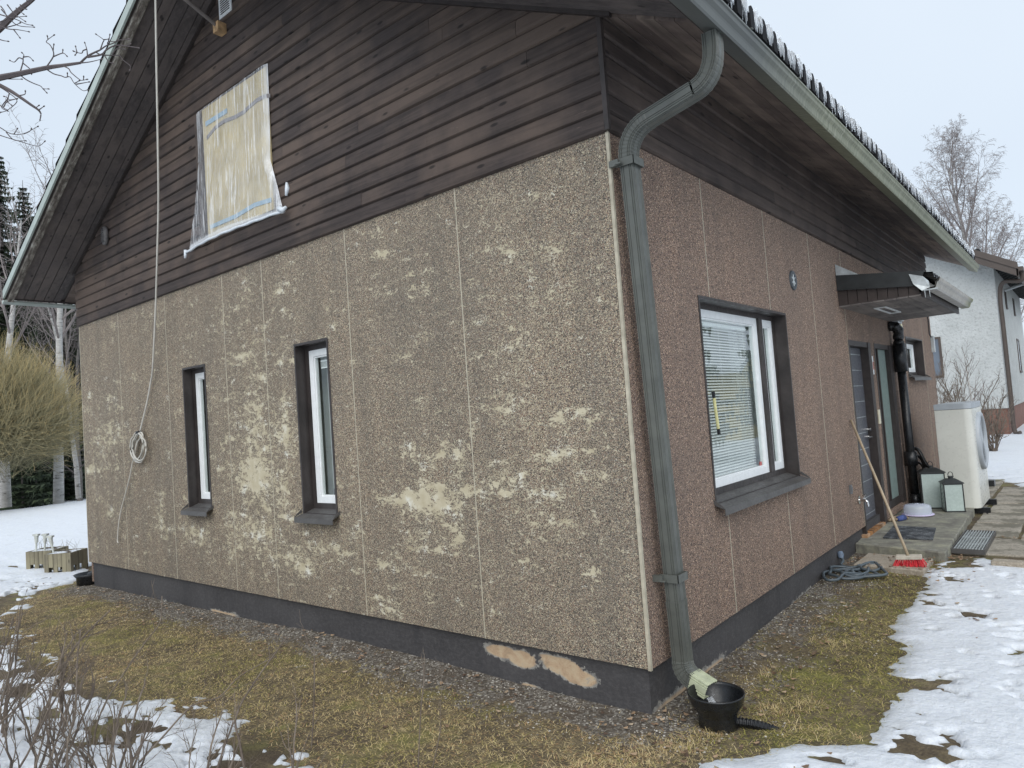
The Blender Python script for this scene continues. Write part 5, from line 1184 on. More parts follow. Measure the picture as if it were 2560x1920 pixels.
obj('roof_ladder_box',m_,MT['black'],nb)
m_=MB(); m_.tube([(-.35,YN-.3,zE+.42),(-.35,YN+.3,zE+.42)],.10,12); obj('roof_cowl',m_,MT['black'],nb)
def nwin(y0=None,y1=None,x0=None,x1=None,z0=0,z1=1,fr=.07):
    m_=MB()
    if x0 is not None:
        m_.box((x0,YN-.03,z0),(x0+fr,YN+.05,z1)); m_.box((x1-fr,YN-.03,z0),(x1,YN+.05,z1)); m_.box((x0+fr,YN-.03,z1-fr),(x1-fr,YN+.05,z1)); m_.box((x0+fr,YN-.05,z0),(x1-fr,YN+.05,z0+fr))
    else:
        m_.box((XN-.05,y0,z0),(XN+.03,y0+fr,z1)); m_.box((XN-.05,y1-fr,z0),(XN+.03,y1,z1)); m_.box((XN-.05,y0+fr,z1-fr),(XN+.03,y1-fr,z1)); m_.box((XN-.05,y0+fr,z0),(XN+.05,y1-fr,z0+fr))
    w_=obj('window',m_,MT['nbrown'],nb); g=MB()
    if x0 is not None: g.box((x0+fr,YN-.012,z0+fr),(x1-fr,YN-.004,z1-fr)); 
    else: g.box((XN+.004,y0+fr,z0+fr),(XN+.012,y1-fr,z1-fr))
    obj('pane',g,paint('sky_pane',(.16,.19,.23),.08,.1,1),w_)
nwin(x0=-2.8,x1=-1.60,z0=1.72,z1=3.05); nwin(x0=-8.2,x1=-7.0,z0=1.72,z1=3.05)
nwin(y0=26.1,y1=26.55,z0=3.95,z1=4.62,fr=.05); nwin(y0=29.6,y1=30.1,z0=3.95,z1=4.62,fr=.05); nwin(y0=29.4,y1=30.4,z0=1.75,z1=3.05)
m_=MB(); m_.tube(smooth([(xe+.08,YN-.25,ze-.02),(xe+.05,YN-.2,ze-.30),(XN+.25,YN-.1,zE-.62),(XN+.10,YN+.0,zE-.95),(XN+.09,YN+.02,3.0),(XN+.09,YN+.02,1.2),(XN+.09,YN+.02,-.05),(XN+.25,YN-.05,-.15)],6),.065,10); obj('downpipe',m_,MT['nbrown'],nb,smooth=True)
m_=MB(); m_.lathe((XN+.42,YN-.1,-.33),[(0,0),(.22,0),(.26,.14),(.24,.15),(0,.06)],18); obj('drain',m_,MT['black'],nb)
m_=MB(); m_.tube([(XN+.02,YN+3,zE-.55),(XN+2.5,YN+3.2,zE+.1)],.05,8); obj('pole',m_,paint('pale_pole',(.5,.52,.53),.5),nb)
# yellow house across the yard (mirrored in the large window)
yh=thing('yellow_house','yellow wooden house across the yard with a snowy roof','house',(13,28,-.3))
m_=MB(); m_.box((9,25,-.6),(17,33,2.9)); m_.add([(9,25,2.9),(9,33,2.9),(9,29,5.2),(17,25,2.9),(17,33,2.9),(17,29,5.2)],[(0,1,2),(5,4,3)]); obj('wall',m_,paint('yellow_boarding',(.50,.38,.13),.7,.1,2),yh)
m_=MB(); 
for s in (1,-1): a_=[(8.5,29,5.25),(17.5,29,5.25),(17.5,29+s*4.7,2.6),(8.5,29+s*4.7,2.6)]; m_.hexa([(x,y,z) for x,y,z in a_]+[(x,y,z+.25) for x,y,z in a_])
obj('roof',m_,MT['snow'],yh)
for k in range(2):
    m_=MB(); m_.box((8.96,26+k*4,.6),(8.99,27.3+k*4,2.0)); obj('window',m_,MT['nbrown'],yh)
# ------------------------------------------------------------------ TREES
def bark(name,lo,hi,birch=False):
    m=NM(name); c=m.coord((1,1,1)); 
    if birch:
        n=m.noise(m.coord((2,2,9)),1.6,6,.75); col=m.ramp(n,[(.36,(.045,.04,.038)),(.42,(.38,.37,.35)),(.7,(.60,.59,.57))])
    else: col=m.ramp(m.noise(c,7,5,.6),[(.3,lo),(.7,hi)])
    return m.set(col,.85)
MT['birch']=bark('birch_bark',0,0,True); MT['twig']=bark('birch_twig',(.17,.145,.14),(.29,.26,.25)); MT['greybark']=bark('grey_bark',(.085,.078,.072),(.17,.155,.14)); MT['shrubbark']=bark('shrub_bark',(.075,.055,.045),(.22,.18,.14)); MT['darkbark']=bark('dark_bark',(.055,.045,.042),(.10,.085,.08))
def foliage(name,a,b,c):
    m=NM(name); t=m.attr(); col=m.ramp(t,[(0,a),(.5,b),(1,c)]); return m.set(col,.8)
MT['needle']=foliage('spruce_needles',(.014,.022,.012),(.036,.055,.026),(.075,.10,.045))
MT['willow']=foliage('willow_twigs',(.15,.14,.095),(.33,.295,.165),(.60,.44,.20))
def norm(v): return v/(np.linalg.norm(v)+1e-9)
def grow(out,r,p,d,L,rad,lvl,maxl,P):
    n=P.get('seg',6); pts=[p.copy()]; q=p.copy(); dd=d.copy()
    for i in range(n):
        dd=norm(dd+r.normal(0,P['wob'],3)+np.array([0,0,P['up'][min(lvl,len(P['up'])-1)]])); q=q+dd*L/n; pts.append(q.copy())
    pts=np.array(pts); rr=np.linspace(rad,rad*P.get('tap',.3),n+1); out.append((pts,rr,lvl))
    if lvl>=maxl: return
    k=P['kids'][lvl]; k=int(k*r.uniform(.8,1.2)+.5)
    for j in range(k):
        t=P.get('t0',[.3])[min(lvl,len(P.get('t0',[.3]))-1)]+(1-P.get('t0',[.3])[min(lvl,len(P.get('t0',[.3]))-1)])*(j+r.uniform(0,1))/k; t=min(t,.98)
        i=int(t*n); f=t*n-i; b=pts[i]*(1-f)+pts[min(i+1,n)]*f; tan=norm(pts[min(i+1,n)]-pts[i])
        side=norm(np.cross(tan,r.normal(0,1,3))); an=P['ang'][min(lvl,len(P['ang'])-1)]*r.uniform(.7,1.25)
        nd=norm(tan*math.cos(an)+side*math.sin(an)); ln=P['len'][lvl]*L*(1.15-t*.65)*r.uniform(.7,1.2)
        grow(out,r,b,nd,ln,max(P.get('minr',.004),rr[i]*P['rk']),lvl+1,maxl,P)
def tree(name,label,cat,base,H,rad,P,seed,trunkmat,twigmat,group=None,lean=(0,0),maxl=3,trunklvl=0,sides=(8,5,4,3,3),stuff=False):
    r=np.random.default_rng(seed); out=[]; base=np.array(base,float); grow(out,r,base,norm(np.array([lean[0],lean[1],1.])),H,rad,0,maxl,P)
    t=thing(name,label,cat,tuple(base),group); a=MB(); b=MB()
    for pts,rr,l in out: (a if l<=trunklvl else b).tube(pts,rr,sides[min(l,4)],r.random(),cap=False)
    obj('trunk',a,trunkmat,t,smooth=True); obj('crown',b,twigmat,t)
    return t
def dup(root,loc,rz,sc_,label=None,group=None):
    c=root.copy(); C.objects.link(c); c.location=loc; c.rotation_euler=(0,0,rz); c.scale=(sc_,)*3
    if label: c['label']=label
    if group: c['group']=group
    for ch in root.children:
        d=ch.copy(); C.objects.link(d); d.parent=c
    return c
PB=dict(seg=8,wob=.045,up=[.03,.10,.02,-.10,-.16],kids=[22,10,9,5],ang=[.62,.6,.7,.7],len=[.40,.50,.50,.55],rk=.42,t0=[.28,.22,.15,.1],minr=.008,tap=.16)
bR=at(2428,640,40); gb=np.array([bR[0],bR[1],-.3])
tr1=tree('birch_tree','tall bare birch with a wide crown rising behind the white house','tree',gb,14.4,.26,PB,5,MT['birch'],MT['twig'],maxl=4)
r0=np.random.default_rng(3); out=[]; 
bR2=at(2496,700,43); PB2=dict(PB); PB2['kids']=[15,9,8,4]
tree('birch_tree','lower bare birch to the right of the tall one behind the white house','tree',(bR2[0],bR2[1],-.3),11.0,.18,PB2,9,MT['birch'],MT['twig'],maxl=4)
bR3=at(2318,640,52); tree('birch_tree','faint distant birch top just above the eave, left of the tall birch','tree',(bR3[0],bR3[1],-.3),14.0,.16,PB2,12,MT['birch'],MT['twig'],maxl=3)
# left background: three birch trunks in front of the wood
PBt=dict(PB); PBt['t0']=[.42,.2,.15]; PBt['kids']=[13,7,6]
for (u,v,lb,h,rd,sd) in ((14,1258,'white birch trunk at the far left edge below the willow',11,.19,31),(146,1250,'white birch trunk in the middle below the willow crown',11.5,.18,32),(196,1236,'slim grey birch trunk close to the house corner',9.5,.10,33)):
    b=on(2,-.3,u,v); tree('birch_tree',lb,'tree',(b[0],b[1],-.45),h,rd,PBt,sd,MT['birch'],MT['twig'],maxl=3,lean=(-.02,.0))
# willow with a clipped round crown
wc=at(-75,1010,21); wb=np.array([wc[0],wc[1],-.3]); wt=thing('willow_tree','round pollarded willow with a dense dome of yellow twigs','tree',tuple(wb))
a=MB(); b=MB(); r=np.random.default_rng(17); hub=np.array([wc[0],wc[1],1.7]); a.tube([wb,wb*.5+hub*.5+[.05,0,0],hub],[.32,.27,.26],12,cap=False)
knobs=[]
for i in range(34):
    th=r.uniform(0,2*math.pi); ph=math.acos(r.uniform(-.15,1)); d=np.array([math.sin(ph)*math.cos(th),math.sin(ph)*math.sin(th),math.cos(ph)]); e=hub+d*r.uniform(.7,1.35)*np.array([1.15,1.15,.8])
    a.tube([hub,(hub+e)/2+r.normal(0,.06,3),e],[.10,.07,.05],6,cap=False); knobs.append((e,d))
RX,RZ=3.05,2.45; cz=hub[2]+.85
for i in range(12000):
    e,d=knobs[r.integers(len(knobs))]; th=r.uniform(0,2*math.pi); ph=math.acos(r.uniform(-.52,1)); t=np.array([math.sin(ph)*math.cos(th),math.sin(ph)*math.sin(th),math.cos(ph)])
    k=.72+.34*r.random(); tip=np.array([wc[0]+t[0]*RX*k,wc[1]+t[1]*RX*k,cz+t[2]*RZ*k])+r.normal(0,.16,3)
    best=min((knobs[j] for j in r.integers(0,len(knobs),5)),key=lambda q:np.linalg.norm(q[0]-tip)); e=best[0]
    mid=(e+tip)/2+r.normal(0,.34,3)+np.array([0,0,-.15*(1-t[2])]); st=e+r.normal(0,.1,3)
    pts=[st,mid,tip*.82+mid*.18+r.normal(0,.09,3),tip+[0,0,.18*(t[2]>-.1)]]
    tn=np.clip(np.array([.0,.25,.6,1.0])*r.uniform(.5,1.2),0,1); b.tube(pts,[.008,.0045,.0035,.0018],3,np.repeat(tn,3),cap=False)
obj('trunk',a,MT['greybark'],wt,smooth=True); obj('twigs',b,MT['willow'],wt)
# spruces
def spruce(name,label,base,H,R0,seed,group=None,bare=.02,fn=1.0):
    r=np.random.default_rng(seed); base=np.array(base,float); t=thing(name,label,'tree',tuple(base),group); a=MB(); b=MB(); a.tube([base,base+[0,0,H*.5],base+[0,0,H]],[H*.013,H*.008,.01],7,cap=False)
    z=H*bare
    while z<H*.985:
        f=1-z/H; L=R0*(f**.8)*r.uniform(.8,1.1)+.08; nb_=int((6+4*f)/fn)
        for k in range(nb_):
            th=r.uniform(0,2*math.pi); dr=np.array([math.cos(th),math.sin(th),0]); p0=base+[0,0,z]; l=L*r.uniform(.7,1.1)
            n=max(3,int(l/.22/fn)); prev=p0
            for i in range(1,n+1):
                s=i/n; p=p0+dr*l*s+np.array([0,0,-.28*l*s+.22*l*s*s]); w_=(.20*(1.1-s)+.09)*fn
                sd=np.array([-dr[1],dr[0],0]); tn=r.uniform(.1,.9)*(.5+.5*s)
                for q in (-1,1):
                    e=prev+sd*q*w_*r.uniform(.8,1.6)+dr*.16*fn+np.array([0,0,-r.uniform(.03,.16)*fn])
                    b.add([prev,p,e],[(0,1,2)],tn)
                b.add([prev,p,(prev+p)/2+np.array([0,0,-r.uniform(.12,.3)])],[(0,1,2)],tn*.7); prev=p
        z+=(H*.02+.10*f+.05)*fn
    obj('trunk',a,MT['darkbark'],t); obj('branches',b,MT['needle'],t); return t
s1_=spruce('spruce_tree','tall dark spruce at the left edge behind the roof eave',tuple(on(2,-.9,2,1215)*0+np.array([*(at(4,600,37)[:2]),-.9])),18.6,2.9,41,fn=.62)
s2_=spruce('spruce_tree','bushy dark spruce left of the bare larches',(*(at(62,600,39)[:2]),-.9),17.6,3.3,42,fn=.62)
G1='dark spruces in the wood beyond the snowfield'
for k,(u,dist,s) in enumerate([(-90,40,1),(-190,38,.95),(118,46,.80),(175,49,.74),(-300,44,1.0),(-420,40,.9),(240,52,.8),(330,55,.85),(-560,38,1.05),(95,37,.72),(150,40,.7),(195,43,.72),(30,43,.85),(130,50,.8),(60,35,.6),(110,34,.55),(170,36,.6),(-20,36,.8),(85,45,.95)]):
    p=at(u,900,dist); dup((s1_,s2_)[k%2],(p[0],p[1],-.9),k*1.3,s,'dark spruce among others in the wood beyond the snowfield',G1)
s3_=spruce('young_spruce','low dark green young spruce under the birches, the nearest one',(*(at(55,1200,29.5)[:2]),-.95),3.6,1.5,43)
G2='young spruces under the birches'
for k,(u,dist,s) in enumerate([(90,31,.9),(20,32,1.1),(170,33,1.0),(120,36,1.2),(-50,31,1),(-120,30,1.1),(60,37,1.35),(190,38,1.3),(150,34,.8),(0,39,1.3),(-200,33,1.2)]):
    p=at(u,1200,dist); dup(s3_,(p[0],p[1],-.95),k*.9,s,'young spruce in the dark undergrowth below the birches',G2)
PL=dict(seg=8,wob=.05,up=[.02,.03,-.01,-.06],kids=[34,9,6],ang=[1.1,.7,.7],len=[.24,.5,.5],rk=.35,t0=[.10,.15,.1],minr=.011,tap=.15)
G3='bare trees in the wood beyond the snowfield'
l1=tree('bare_tree','bare grey-brown tree in the wood beyond the snowfield','tree',(*(at(95,900,36)[:2]),-.9),13.5,.16,PL,51,MT['greybark'],MT['darkbark'],G3,maxl=3)
l2=tree('bare_tree','bare grey-brown tree in the wood beyond the snowfield','tree',(*(at(165,900,34)[:2]),-.9),13.0,.14,PL,52,MT['greybark'],MT['darkbark'],G3,maxl=3)
for k,(u,dist,s) in enumerate([(30,41,.95),(130,38,.85),(150,42,1.0),(190,37,.9),(70,44,.9),(-40,38,1),(-130,42,1.1),(-260,36,1.0),(210,40,1),(260,43,1.1),(185,31,.75),(-380,36,1.1),(350,46,1.1)]):
    p=at(u,900,dist); dup((l1,l2)[k%2],(p[0],p[1],-.9),k*1.7,s,'bare grey-brown tree in the wood beyond the snowfield',G3)
# far wood that reads as one mass, round the horizon
m_=MB(); r=np.random.default_rng(61)
for k in range(520):
    a_=R_(r.uniform(-118,-15)); dist=r.uniform(52,85); p=np.array([CAM[0]+dist*math.sin(a_),CAM[1]+dist*math.cos(a_),-1.4]); H=r.uniform(8,13)
    m_.tube([p,p+[0,0,H]],[.16,.03],4,.2,cap=False)
    for j in range(46):
        z=H*(.04+.94*r.random()**.8); R1=2.4*(1-z/H)+.3; th=r.uniform(0,6.28); e=p+[R1*math.cos(th),R1*math.sin(th),z-.25]; b0=p+[0,0,z+.1]; sd=np.array([-math.sin(th),math.cos(th),0])*r.uniform(.1,.3)
        m_.add([b0,e+sd,e-sd],[(0,1,2)],r.uniform(0,.8))
def farmat():
    m=NM('far_wood'); t=m.attr(); return m.set(m.ramp(t,[(0,(.03,.032,.028)),(.5,(.055,.055,.045)),(1,(.09,.08,.07))]),.9)
tag(obj('distant_wood',m_,farmat()),'dark distant wood closing the snowfield','wood',kind='stuff')
# pines by the yellow house (mirrored in the window)
for k,(x,y) in enumerate(((7.0,14.5),(5.2,20.5),(11,19))): spruce('spruce_tree',('spruce standing in the yard before the yellow house','spruce near the white house side of the yard','spruce close to the wall of the yellow house')[k],(x,y,-.3),(8,10,9)[k],2.2,70+k,bare=.12,fn=.55)
# ------------------------------------------------------------------ NEAR BRANCHES, TOP LEFT
tb=at(-480,300,5.6); tn_=thing('bare_tree','bare garden tree whose budded branches reach in at the upper left','tree',(tb[0],tb[1],-.3))
a=MB(); b=MB(); K5=.1808; rr_=np.random.default_rng(5)
def br(pts,r0,r1,dp=4.6,k=K5,bud=True,dd=.12):
    n=len(pts); dz=dp+np.cumsum(rr_.normal(0,dd*.3,n)); P_=smooth([at(x*k,y*k,z) for (x,y),z in zip(pts,dz)],4); b.tube(P_,np.linspace(r0,r1,len(P_))*1.25,5,cap=True)
    if bud:
        e=P_[-1]; d=norm(P_[-1]-P_[-2]); b.tube([e-d*.004,e+d*.006,e+d*.013],[.0025,.0052,.001],5)
br([(-900,1300),(-500,1190),(-200,1120),(0,1075),(270,1020),(635,940),(870,905),(1110,870)],.024,.0065,bud=False,dd=.0)
br([(-900,1330),(-400,1050),(-100,1140),(0,1185),(130,1250),(250,1325),(430,1450),(530,1520),(565,1575),(555,1650)],.016,.0025,dd=.0)
br([(-900,1350),(-500,800),(-100,460),(0,385),(150,240),(300,110),(440,0),(520,-80),(800,-400)],.026,.006,dp=4.9,dd=.0)
for p in ([(1110,870),(1210,778),(1330,715),(1385,690),(1470,632),(1560,600),(1625,570)],[(1210,790),(1400,755),(1470,690),(1590,630),(1740,635),(1910,662)]): br(p,.0058,.0022,dd=.0)
for p in ([(1385,690),(1420,590),(1432,550),(1335,478)],[(1432,550),(1492,542)],[(1490,620),(1500,575),(1600,572),(1640,505)],[(1500,575),(1517,490)],[(1620,560),(1770,540)],[(1740,635),(1795,610)],[(1330,725),(1400,758),(1540,765),(1650,770),(1700,830),(1800,910),(1797,965)],[(1440,760),(1500,850),(1550,870)],[(1550,750),(1620,670),(1720,680)],[(1210,775),(1200,680),(1175,600)],[(1200,680),(1150,700),(1130,735),(1065,725),(1030,712)],[(1065,725),(1047,650)],[(1065,725),(1045,752)],[(1110,872),(1250,855),(1405,817)],[(635,935),(735,785),(733,700),(690,620),(640,580),(665,545),(740,490)],[(665,545),(657,510)],[(735,785),(865,735),(920,770)],[(865,735),(868,700)],[(733,700),(743,625)],[(870,912),(950,950),(985,1005),(1100,1100),(1140,1110),(1195,1100)],[(1155,1110),(1157,1070)],[(635,950),(740,1020),(850,1050),(900,1070),(970,1065),(1030,1155),(1140,1250),(1205,1245)],[(1030,1155),(1090,1120)],[(1055,1165),(1222,1135)],[(935,1060),(933,1025)],[(270,1020),(315,870),(320,800),(330,760),(310,735)],[(310,815),(260,800),(200,858),(145,840)],[(320,790),(400,785),(450,830)],[(320,875),(420,960),(435,1010)],[(270,1030),(360,1100),(470,1155),(560,1190),(595,1225),(660,1230)],[(595,1225),(640,1275)],[(0,1085),(100,1093),(290,1095)],[(250,1325),(340,1305),(350,1270)],[(530,1525),(600,1475)],[(490,1495),(530,1465)],[(-60,1420),(0,1455),(60,1500),(100,1525),(0,1560)],[(50,1480),(100,1405),(225,1370)],[(100,1405),(100,1350),(65,1335)],[(105,1410),(155,1450)],
 [(-20,195),(130,240),(240,275),(350,330),(435,348)],[(-20,310),(150,250),(350,225)],[(20,130),(100,220),(240,350),(460,375)],[(100,65),(200,190),(340,290)],[(280,65),(295,110),(350,125)],[(-20,350),(110,400),(240,410),(390,437)],[(190,410),(270,515)],[(-20,405),(200,350),(270,320)],[(220,110),(320,190)],[(-20,540),(40,560),(100,570)],[(10,85),(60,150),(95,235)],[(370,20),(400,60),(380,20)]): br(p,.0035,.0015,dd=.02)
for p in ([(-60,800),(0,820),(70,860),(150,860),(240,815)],[(-60,840),(0,870),(130,910),(240,940),(285,912)],[(40,850),(90,900),(160,905)],[(90,862),(110,830)],[(150,862),(190,845),(200,830)],[(0,560),(60,600),(110,650),(45,710),(0,720)],[(45,640),(10,690),(45,712)],[(60,600),(55,640),(105,635)]): br(p,.0032,.0014,k=.38879,dp=4.8,dd=.02)
j=at(-900*K5,1330*K5,4.75); top=np.array([tb[0],tb[1],8.0]); a.tube([(tb[0],tb[1],-.4),(tb[0]+.05,tb[1],1.2),(tb[0],tb[1]+.05,2.8),(tb[0],tb[1],5),tuple(top)],[.16,.13,.12,.09,.02],10,cap=False)
for z,e in ((2.0,at(-900*K5,1300*K5,4.6)),(2.2,j),(2.4,at(-900*K5,1350*K5,4.9))):
    p0=np.array([tb[0],tb[1],z]); a.tube(smooth([p0,p0*.6+e*.4+[0,0,-.15],e],5),np.linspace(.06,.022,11),7,cap=False)
obj('trunk',a,MT['greybark'],tn_,smooth=True); obj('twigs',b,bark('budded_twig',(.06,.05,.052),(.12,.10,.10)),tn_)
# ------------------------------------------------------------------ FOREGROUND SHRUBS
PS=dict(seg=7,wob=.12,up=[.06,.06,.05],kids=[6,3],ang=[.5,.6],len=[.42,.45],rk=.55,t0=[.3,.25],minr=.0013,tap=.4)
def shrub(base,ns,H,spread,seed,label,rad=.0075,group=None,lean=(0,0),maxl=2,P=PS):
    r=np.random.default_rng(seed); t=thing('bare_shrub',label,'shrub',(base[0],base[1],float(gz(base[0],base[1]))),group); a=MB()
    for k in range(ns):
        out=[]; p=np.array([base[0]+r.normal(0,.05),base[1]+r.normal(0,.05),float(gz(base[0],base[1]))-.02]); d=norm(np.array([r.normal(lean[0],spread),r.normal(lean[1],spread),1.]))
        grow(out,r,p,d,H*r.uniform(.55,1.15),rad*r.uniform(.6,1.2),0,maxl,P)
        for pts,rr,l in out: a.tube(pts,rr,(5,4,3)[min(l,2)],cap=False)
    obj('stems',a,MT['shrubbark'],t); return t
G4='bare shrubs in the foreground'
for k,(x,y,ns,H,sp,lb) in enumerate([(-2.75,-2.45,8,.85,.33,'dense bare shrub at the lower left corner'),(-2.35,-2.10,8,.70,.30,'bare shrub on the snow next to the lower left corner'),(-2.15,-2.38,9,.75,.35,'bare shrub with long arching stems in the left foreground'),(-1.85,-2.05,7,.55,.35,'low bare shrub in the snow, third from the left corner'),(-1.55,-2.15,8,.65,.35,'bare shrub in front of the snow patches below the right gable window'),(-1.20,-1.95,6,.52,.30,'small bare shrub at the right end of the foreground snow'),(-.80,-1.75,4,.50,.22,'few thin stems before the gravel below the plinth patches'),(-.42,-1.6,2,.36,.2,'single thin dry stems near the bottom middle of the lawn'),(-3.15,-2.1,7,.75,.3,'bare shrub at the left edge of the lawn'),(-2.9,-1.9,5,.6,.3,'thin bare shrub behind the corner shrub')]):
    shrub((x,y),ns,H,sp,100+k,lb,group=G4,lean=(.18,.16))
def main_stem(pts,r0,r1,label,d0,d1):
    t=thing('bare_shrub',label,'shrub',tuple(at(pts[0][0],pts[0][1],d0))); a=MB(); n=len(pts); P_=smooth([at(u,v,d0+(d1-d0)*i/(n-1)) for i,(u,v) in enumerate(pts)],5); a.tube(P_,np.linspace(r0,r1,len(P_)),6)
    r=np.random.default_rng(int(pts[0][0])+3)
    for k in range(5,len(P_)-2,3):
        out=[]; grow(out,r,P_[k],norm(norm(P_[k+1]-P_[k])+r.normal(0,.5,3)),r.uniform(.12,.3),r1*.8,1,2,PS)
        for q,rr,l in out: a.tube(q,rr,4,cap=False)
    g=P_[0].copy(); g[2]=float(gz(g[0],g[1]))-.02; a.tube([g,P_[0]],[r0*1.1,r0],6); obj('stem',a,MT['shrubbark'],t,smooth=True)
main_stem([(78,1925),(84,1860),(93,1824),(128,1739),(179,1630),(225,1575),(276,1525)],.0105,.004,'thick dark arching stem leaning right at the lower left',3.9,4.2)
main_stem([(232,1925),(238,1830),(262,1760),(305,1690),(360,1610),(400,1555),(405,1490)],.006,.0025,'slender stem with a forked tip left of the middle',3.9,4.3)
main_stem([(330,1925),(400,1850),(480,1765),(548,1742),(600,1690),(690,1640)],.006,.002,'low curved stem running right over the snow',3.6,3.9)
main_stem([(612,1925),(600,1860),(590,1790),(640,1700),(720,1590),(790,1620)][:5],.007,.003,'upright grey stem in the middle of the foreground shrubs',3.4,3.8)
main_stem([(775,1925),(785,1760),(786,1650),(785,1620)],.0035,.003,'single stem with an orange bud standing in the lawn',3.7,3.9)
main_stem([(1045,1925),(1052,1780),(1060,1700),(1058,1660)],.0035,.0015,'thin forked stem in the lawn below the plinth patches',3.3,3.5)
main_stem([(1080,1925),(1100,1830),(1102,1780)],.003,.0015,'short thin stem in the lawn right of the forked one',3.3,3.4)
# shrubs by the neighbour house
PSh=dict(PS); PSh['minr']=.006
for k,(x,y,ns,H,sp,lb) in enumerate([(-.35,15.2,16,1.15,.30,'bare shrub in the snow right of the heat pump'),(.10,16.5,12,.9,.35,'smaller bare shrub behind the one beside the heat pump'),(-1.2,17.5,14,2.0,.25,'bare hedge bush behind the top of the heat pump'),(-1.9,17.6,14,2.1,.25,'bare hedge bush close to the far wall corner'),(-.7,18.3,14,2.2,.25,'bare hedge bush before the white house wall'),(-.15,19.3,12,1.7,.3,'bare bush by the red-brown plinth of the white house')]): shrub((x,y),ns,H,sp,200+k,lb,rad=.016,P=PSh)
tree('birch_tree','young white birch stem before the red-brown plinth','tree',(-.45,18.8,-.3),2.6,.05,dict(PB,kids=[8,4,3],minr=.005),88,MT['birch'],MT['twig'],maxl=2)
# ------------------------------------------------------------------ GROUND COVER (stuff)
def scatter(n,x0,x1,y0,y1,rg):
    return rg.uniform(x0,x1,n),rg.uniform(y0,y1,n)
def zsurf(x,y): return gz(x,y)+rough(x,y)
rg=np.random.default_rng(99)
def blades(name,label,x,y,L,w_,lie,tone,mat):
    n=len(x); th=rg.uniform(0,2*math.pi,n); dx=np.cos(th); dy=np.sin(th); z=zsurf(x,y)-.003
    base=np.stack([x,y,z],-1); side=np.stack([-dy,dx,np.zeros(n)],-1)*w_[:,None]*.5; dr=np.stack([dx,dy,np.zeros(n)],-1)
    m1=base+dr*(L*np.sin(lie)*.5)[:,None]+np.array([0,0,1])*(L*np.cos(lie)*.62)[:,None]; tip=base+dr*(L*np.sin(lie))[:,None]*(1.02)+np.array([0,0,1])*(L*np.cos(lie)*.75)[:,None]+side*rg.uniform(-6,6,n)[:,None]
    v=np.stack([base-side,base+side,m1+side*.8,m1-side*.8,tip],1).reshape(-1,3); i=np.arange(n)*5
    f4=np.stack([i,i+1,i+2,i+3],-1).tolist(); f3=np.stack([i+3,i+2,i+4],-1).tolist()
    m_=MB(); m_.v=[v]; m_.f=f4+f3; m_.t=[np.repeat(tone,5)]; m_.mi=[0]*len(m_.f); o_=obj(name,m_,mat,origin=(0,0,-.26)); tag(o_,label,'grass',kind='stuff'); return o_
gm=NM('dead_grass'); gm.set(gm.ramp(gm.attr(),[(0,(.11,.12,.02)),(.2,(.28,.27,.045)),(.42,(.40,.33,.11)),(.65,(.54,.42,.20)),(.85,(.66,.54,.30)),(1,(.42,.25,.12))]),.75)
def grassfield(n,x0,x1,y0,y1,name,label):
    x,y=scatter(n,x0,x1,y0,y1,rg); sd=sdist(x,y); g=gravw(x,y); hd=house_d(x,y); k=fbm(x*2.4,y*2.4,4,121)
    side=(x>0)&(y>.0)
    pr=np.where(side,np.clip((hd-.30+k*.5)/.22,0.10,1),np.clip(1-(g-.15+k*.9)*1.6,.03,1))*np.clip((.14-sd)/.16,0,1)
    pr=np.where((y>4.2)&(x>0),0,pr); pr=np.where(hd<=0.01,0,pr)
    pr*=np.clip(.55+2.2*fbm(x*9,y*9,2,115)+.5,.2,1)
    m_=rg.random(n)<pr; x,y=x[m_],y[m_]; n=len(x); gr=fbm(x*1.6,y*1.6,3,117)*1.5+.25*rg.normal(0,1,n)
    sidem=(x>0)&(y>0); tone=np.clip(.60-gr*.60+rg.normal(0,.15,n)-.34*sidem*(y>.35)*(x>.30)-.12*sidem+.08*((x<-5)),.0,1)
    return blades(name,label,x,y,rg.uniform(.016,.050,n),rg.uniform(.0018,.0034,n),rg.uniform(1.12,1.54,n),tone,gm.m)
grassfield(260000,-9,.25,-2.6,.1,'dead_grass','matted straw-coloured grass before the gable')
grassfield(90000,-.1,1.25,-.8,4.3,'dead_grass','mossy and straw-coloured grass band along the door side')
# upright tufts
x,y=[],[]
for (cx,cy,n,s) in [(.5,.42,240,.05),(.62,.55,160,.05),(.33,.0,150,.04),(.75,.25,200,.08),(.28,-.22,200,.06),(.12,-.35,160,.05),(-.05,-.75,260,.12),(.3,.9,90,.05),(-6.2,-.3,160,.12),(-3.0,-1.0,200,.2),(.45,1.6,90,.06)]:
    x+=list(rg.normal(cx,s,n)); y+=list(rg.normal(cy,s,n))
x=np.array(x); y=np.array(y); n=len(x); blades('grass_tuft','dry orange-brown grass tufts round the rainwater funnel',x,y,rg.uniform(.03,.08,n),rg.uniform(.0014,.0024,n),rg.uniform(.8,1.5,n),np.clip(rg.normal(.82,.15,n),0,1),gm.m)
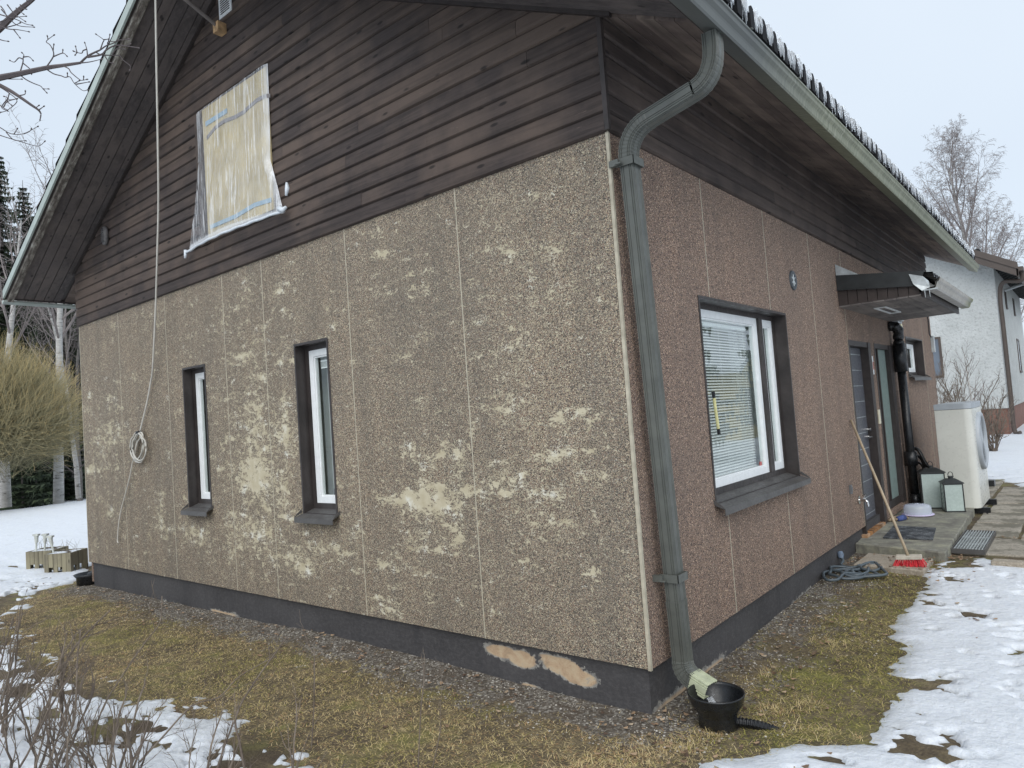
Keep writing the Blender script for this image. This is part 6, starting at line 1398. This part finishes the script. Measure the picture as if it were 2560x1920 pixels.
# gravel
def stones(name,label,n,x0,x1,y0,y1,keep,smin,smax,mat):
    x,y=scatter(n,x0,x1,y0,y1,rg); m_=keep(x,y); x,y=x[m_],y[m_]; n=len(x); s=smin+(smax-smin)*rg.random(n)**2.2; z=zsurf(x,y)+s*.25
    o8=np.array([(1,0,0),(-1,0,0),(0,1,0),(0,-1,0),(0,0,.7),(0,0,-.7)]); 
    V=o8[None]*s[:,None,None]*rg.uniform(.6,1.25,(n,6,1)); a_=rg.uniform(0,6.28,n); c_,s_=np.cos(a_)[:,None],np.sin(a_)[:,None]
    vx=V[...,0]*c_-V[...,1]*s_; vy=V[...,0]*s_+V[...,1]*c_; v=np.stack([vx+x[:,None],vy+y[:,None],V[...,2]+z[:,None]],-1).reshape(-1,3)
    t=np.array([(0,2,4),(2,1,4),(1,3,4),(3,0,4),(2,0,5),(1,2,5),(3,1,5),(0,3,5)]); f=(t[None]+np.arange(n)[:,None,None]*6).reshape(-1,3).tolist()
    q=MB(); q.v=[v]; q.f=f; q.t=[np.repeat(rg.random(n),6)]; q.mi=[0]*len(f); o_=obj(name,q,mat,origin=(0,0,-.26)); tag(o_,label,'gravel',kind='stuff')
gv=NM('gravel_stones'); gv.set(gv.ramp(gv.attr(),[(0,(.075,.062,.048)),(.35,(.16,.14,.115)),(.6,(.24,.215,.18)),(.85,(.34,.31,.27)),(1,(.52,.49,.44))]),.8)
stones('gravel','grey gravel strip along the gable plinth',30000,-8,.3,-1.1,.1,lambda x,y:(rg.random(len(x))<np.clip(gravw(x,y)*.8+1.5*fbm(x*2.4,y*2.4,4,121)-.12-1.2*np.clip(fbm(x*7,y*7,3,127),0,1),0,1))&(house_d(x,y)>.0)&(sdist(x,y)<-.03),.003,.0095,gv.m)
stones('gravel','fine gravel and grit along the door-side plinth',16000,-.05,1.2,-.3,4.25,lambda x,y:(rg.random(len(x))<np.clip(gravw(x,y)*.7+.1+.6*fbm(x*4,y*4,3,123),0,1))&(house_d(x,y)>.0)&(sdist(x,y)<-.03),.003,.010,gv.m)
# fallen leaves and debris
def leaves():
    m_=MB(); pts=[]
    for (cx,cy,sx,sy,n) in [(.62,4.0,.12,.22,150),(.35,3.45,.22,.12,70),(.06,3.9,.05,.2,40),(.45,2.7,.2,.6,40),(.85,4.35,.08,.08,60),(1.15,5.45,.25,.03,60),(.3,1.0,.2,.6,20),(-3,-.4,3,.3,60),(-6.6,-.3,.7,.25,30),(.9,3.9,.15,.3,16),(1.1,2.2,.2,.6,10),(-2.5,-.15,2.6,.12,220),(-4.5,-.3,2.2,.2,160),(.25,1.5,.18,1.0,120),(.1,.2,.15,.3,40)]:
        for _ in range(n): pts.append((rg.normal(cx,sx),rg.normal(cy,sy)))
    for x,y in pts:
        if house_d(x,y)<.02 or (x<.8 and y>4.15 and x>-.05 and y<7): continue
        z=float(zsurf(x,y))+.012+.02*(sdist(x,y)>0); 
        if .12<x<.71 and 3.6<y<4.15: z=-.164
        if y>4.6 and x>.8: z=-.188
        a_=rg.uniform(0,6.28); s=rg.uniform(.006,.020); c_,s_=math.cos(a_),math.sin(a_); k=rg.uniform(.2,.6)*s
        v=[(-s,0,k),(-s*.3,s*.6,rg.uniform(0,k)),(s*.6,s*.5,0),(s*1.2,0,k),(s*.5,-s*.55,0),(-s*.4,-s*.5,k*.5)]
        m_.add([(x+p*c_-q*s_,y+p*s_+q*c_,z+r_) for p,q,r_ in v],[(0,1,2,3),(0,3,4,5)],rg.random())
    lm=NM('dead_leaf'); lm.set(lm.ramp(lm.attr(),[(0,(.07,.04,.025)),(.5,(.19,.12,.07)),(.8,(.30,.20,.12)),(1,(.34,.27,.19))]),.7)
    tag(obj('leaf_litter',m_,lm.m,origin=(0,0,-.26)),'brown fallen leaves scattered by the slab and hose','leaves',kind='stuff')
leaves()
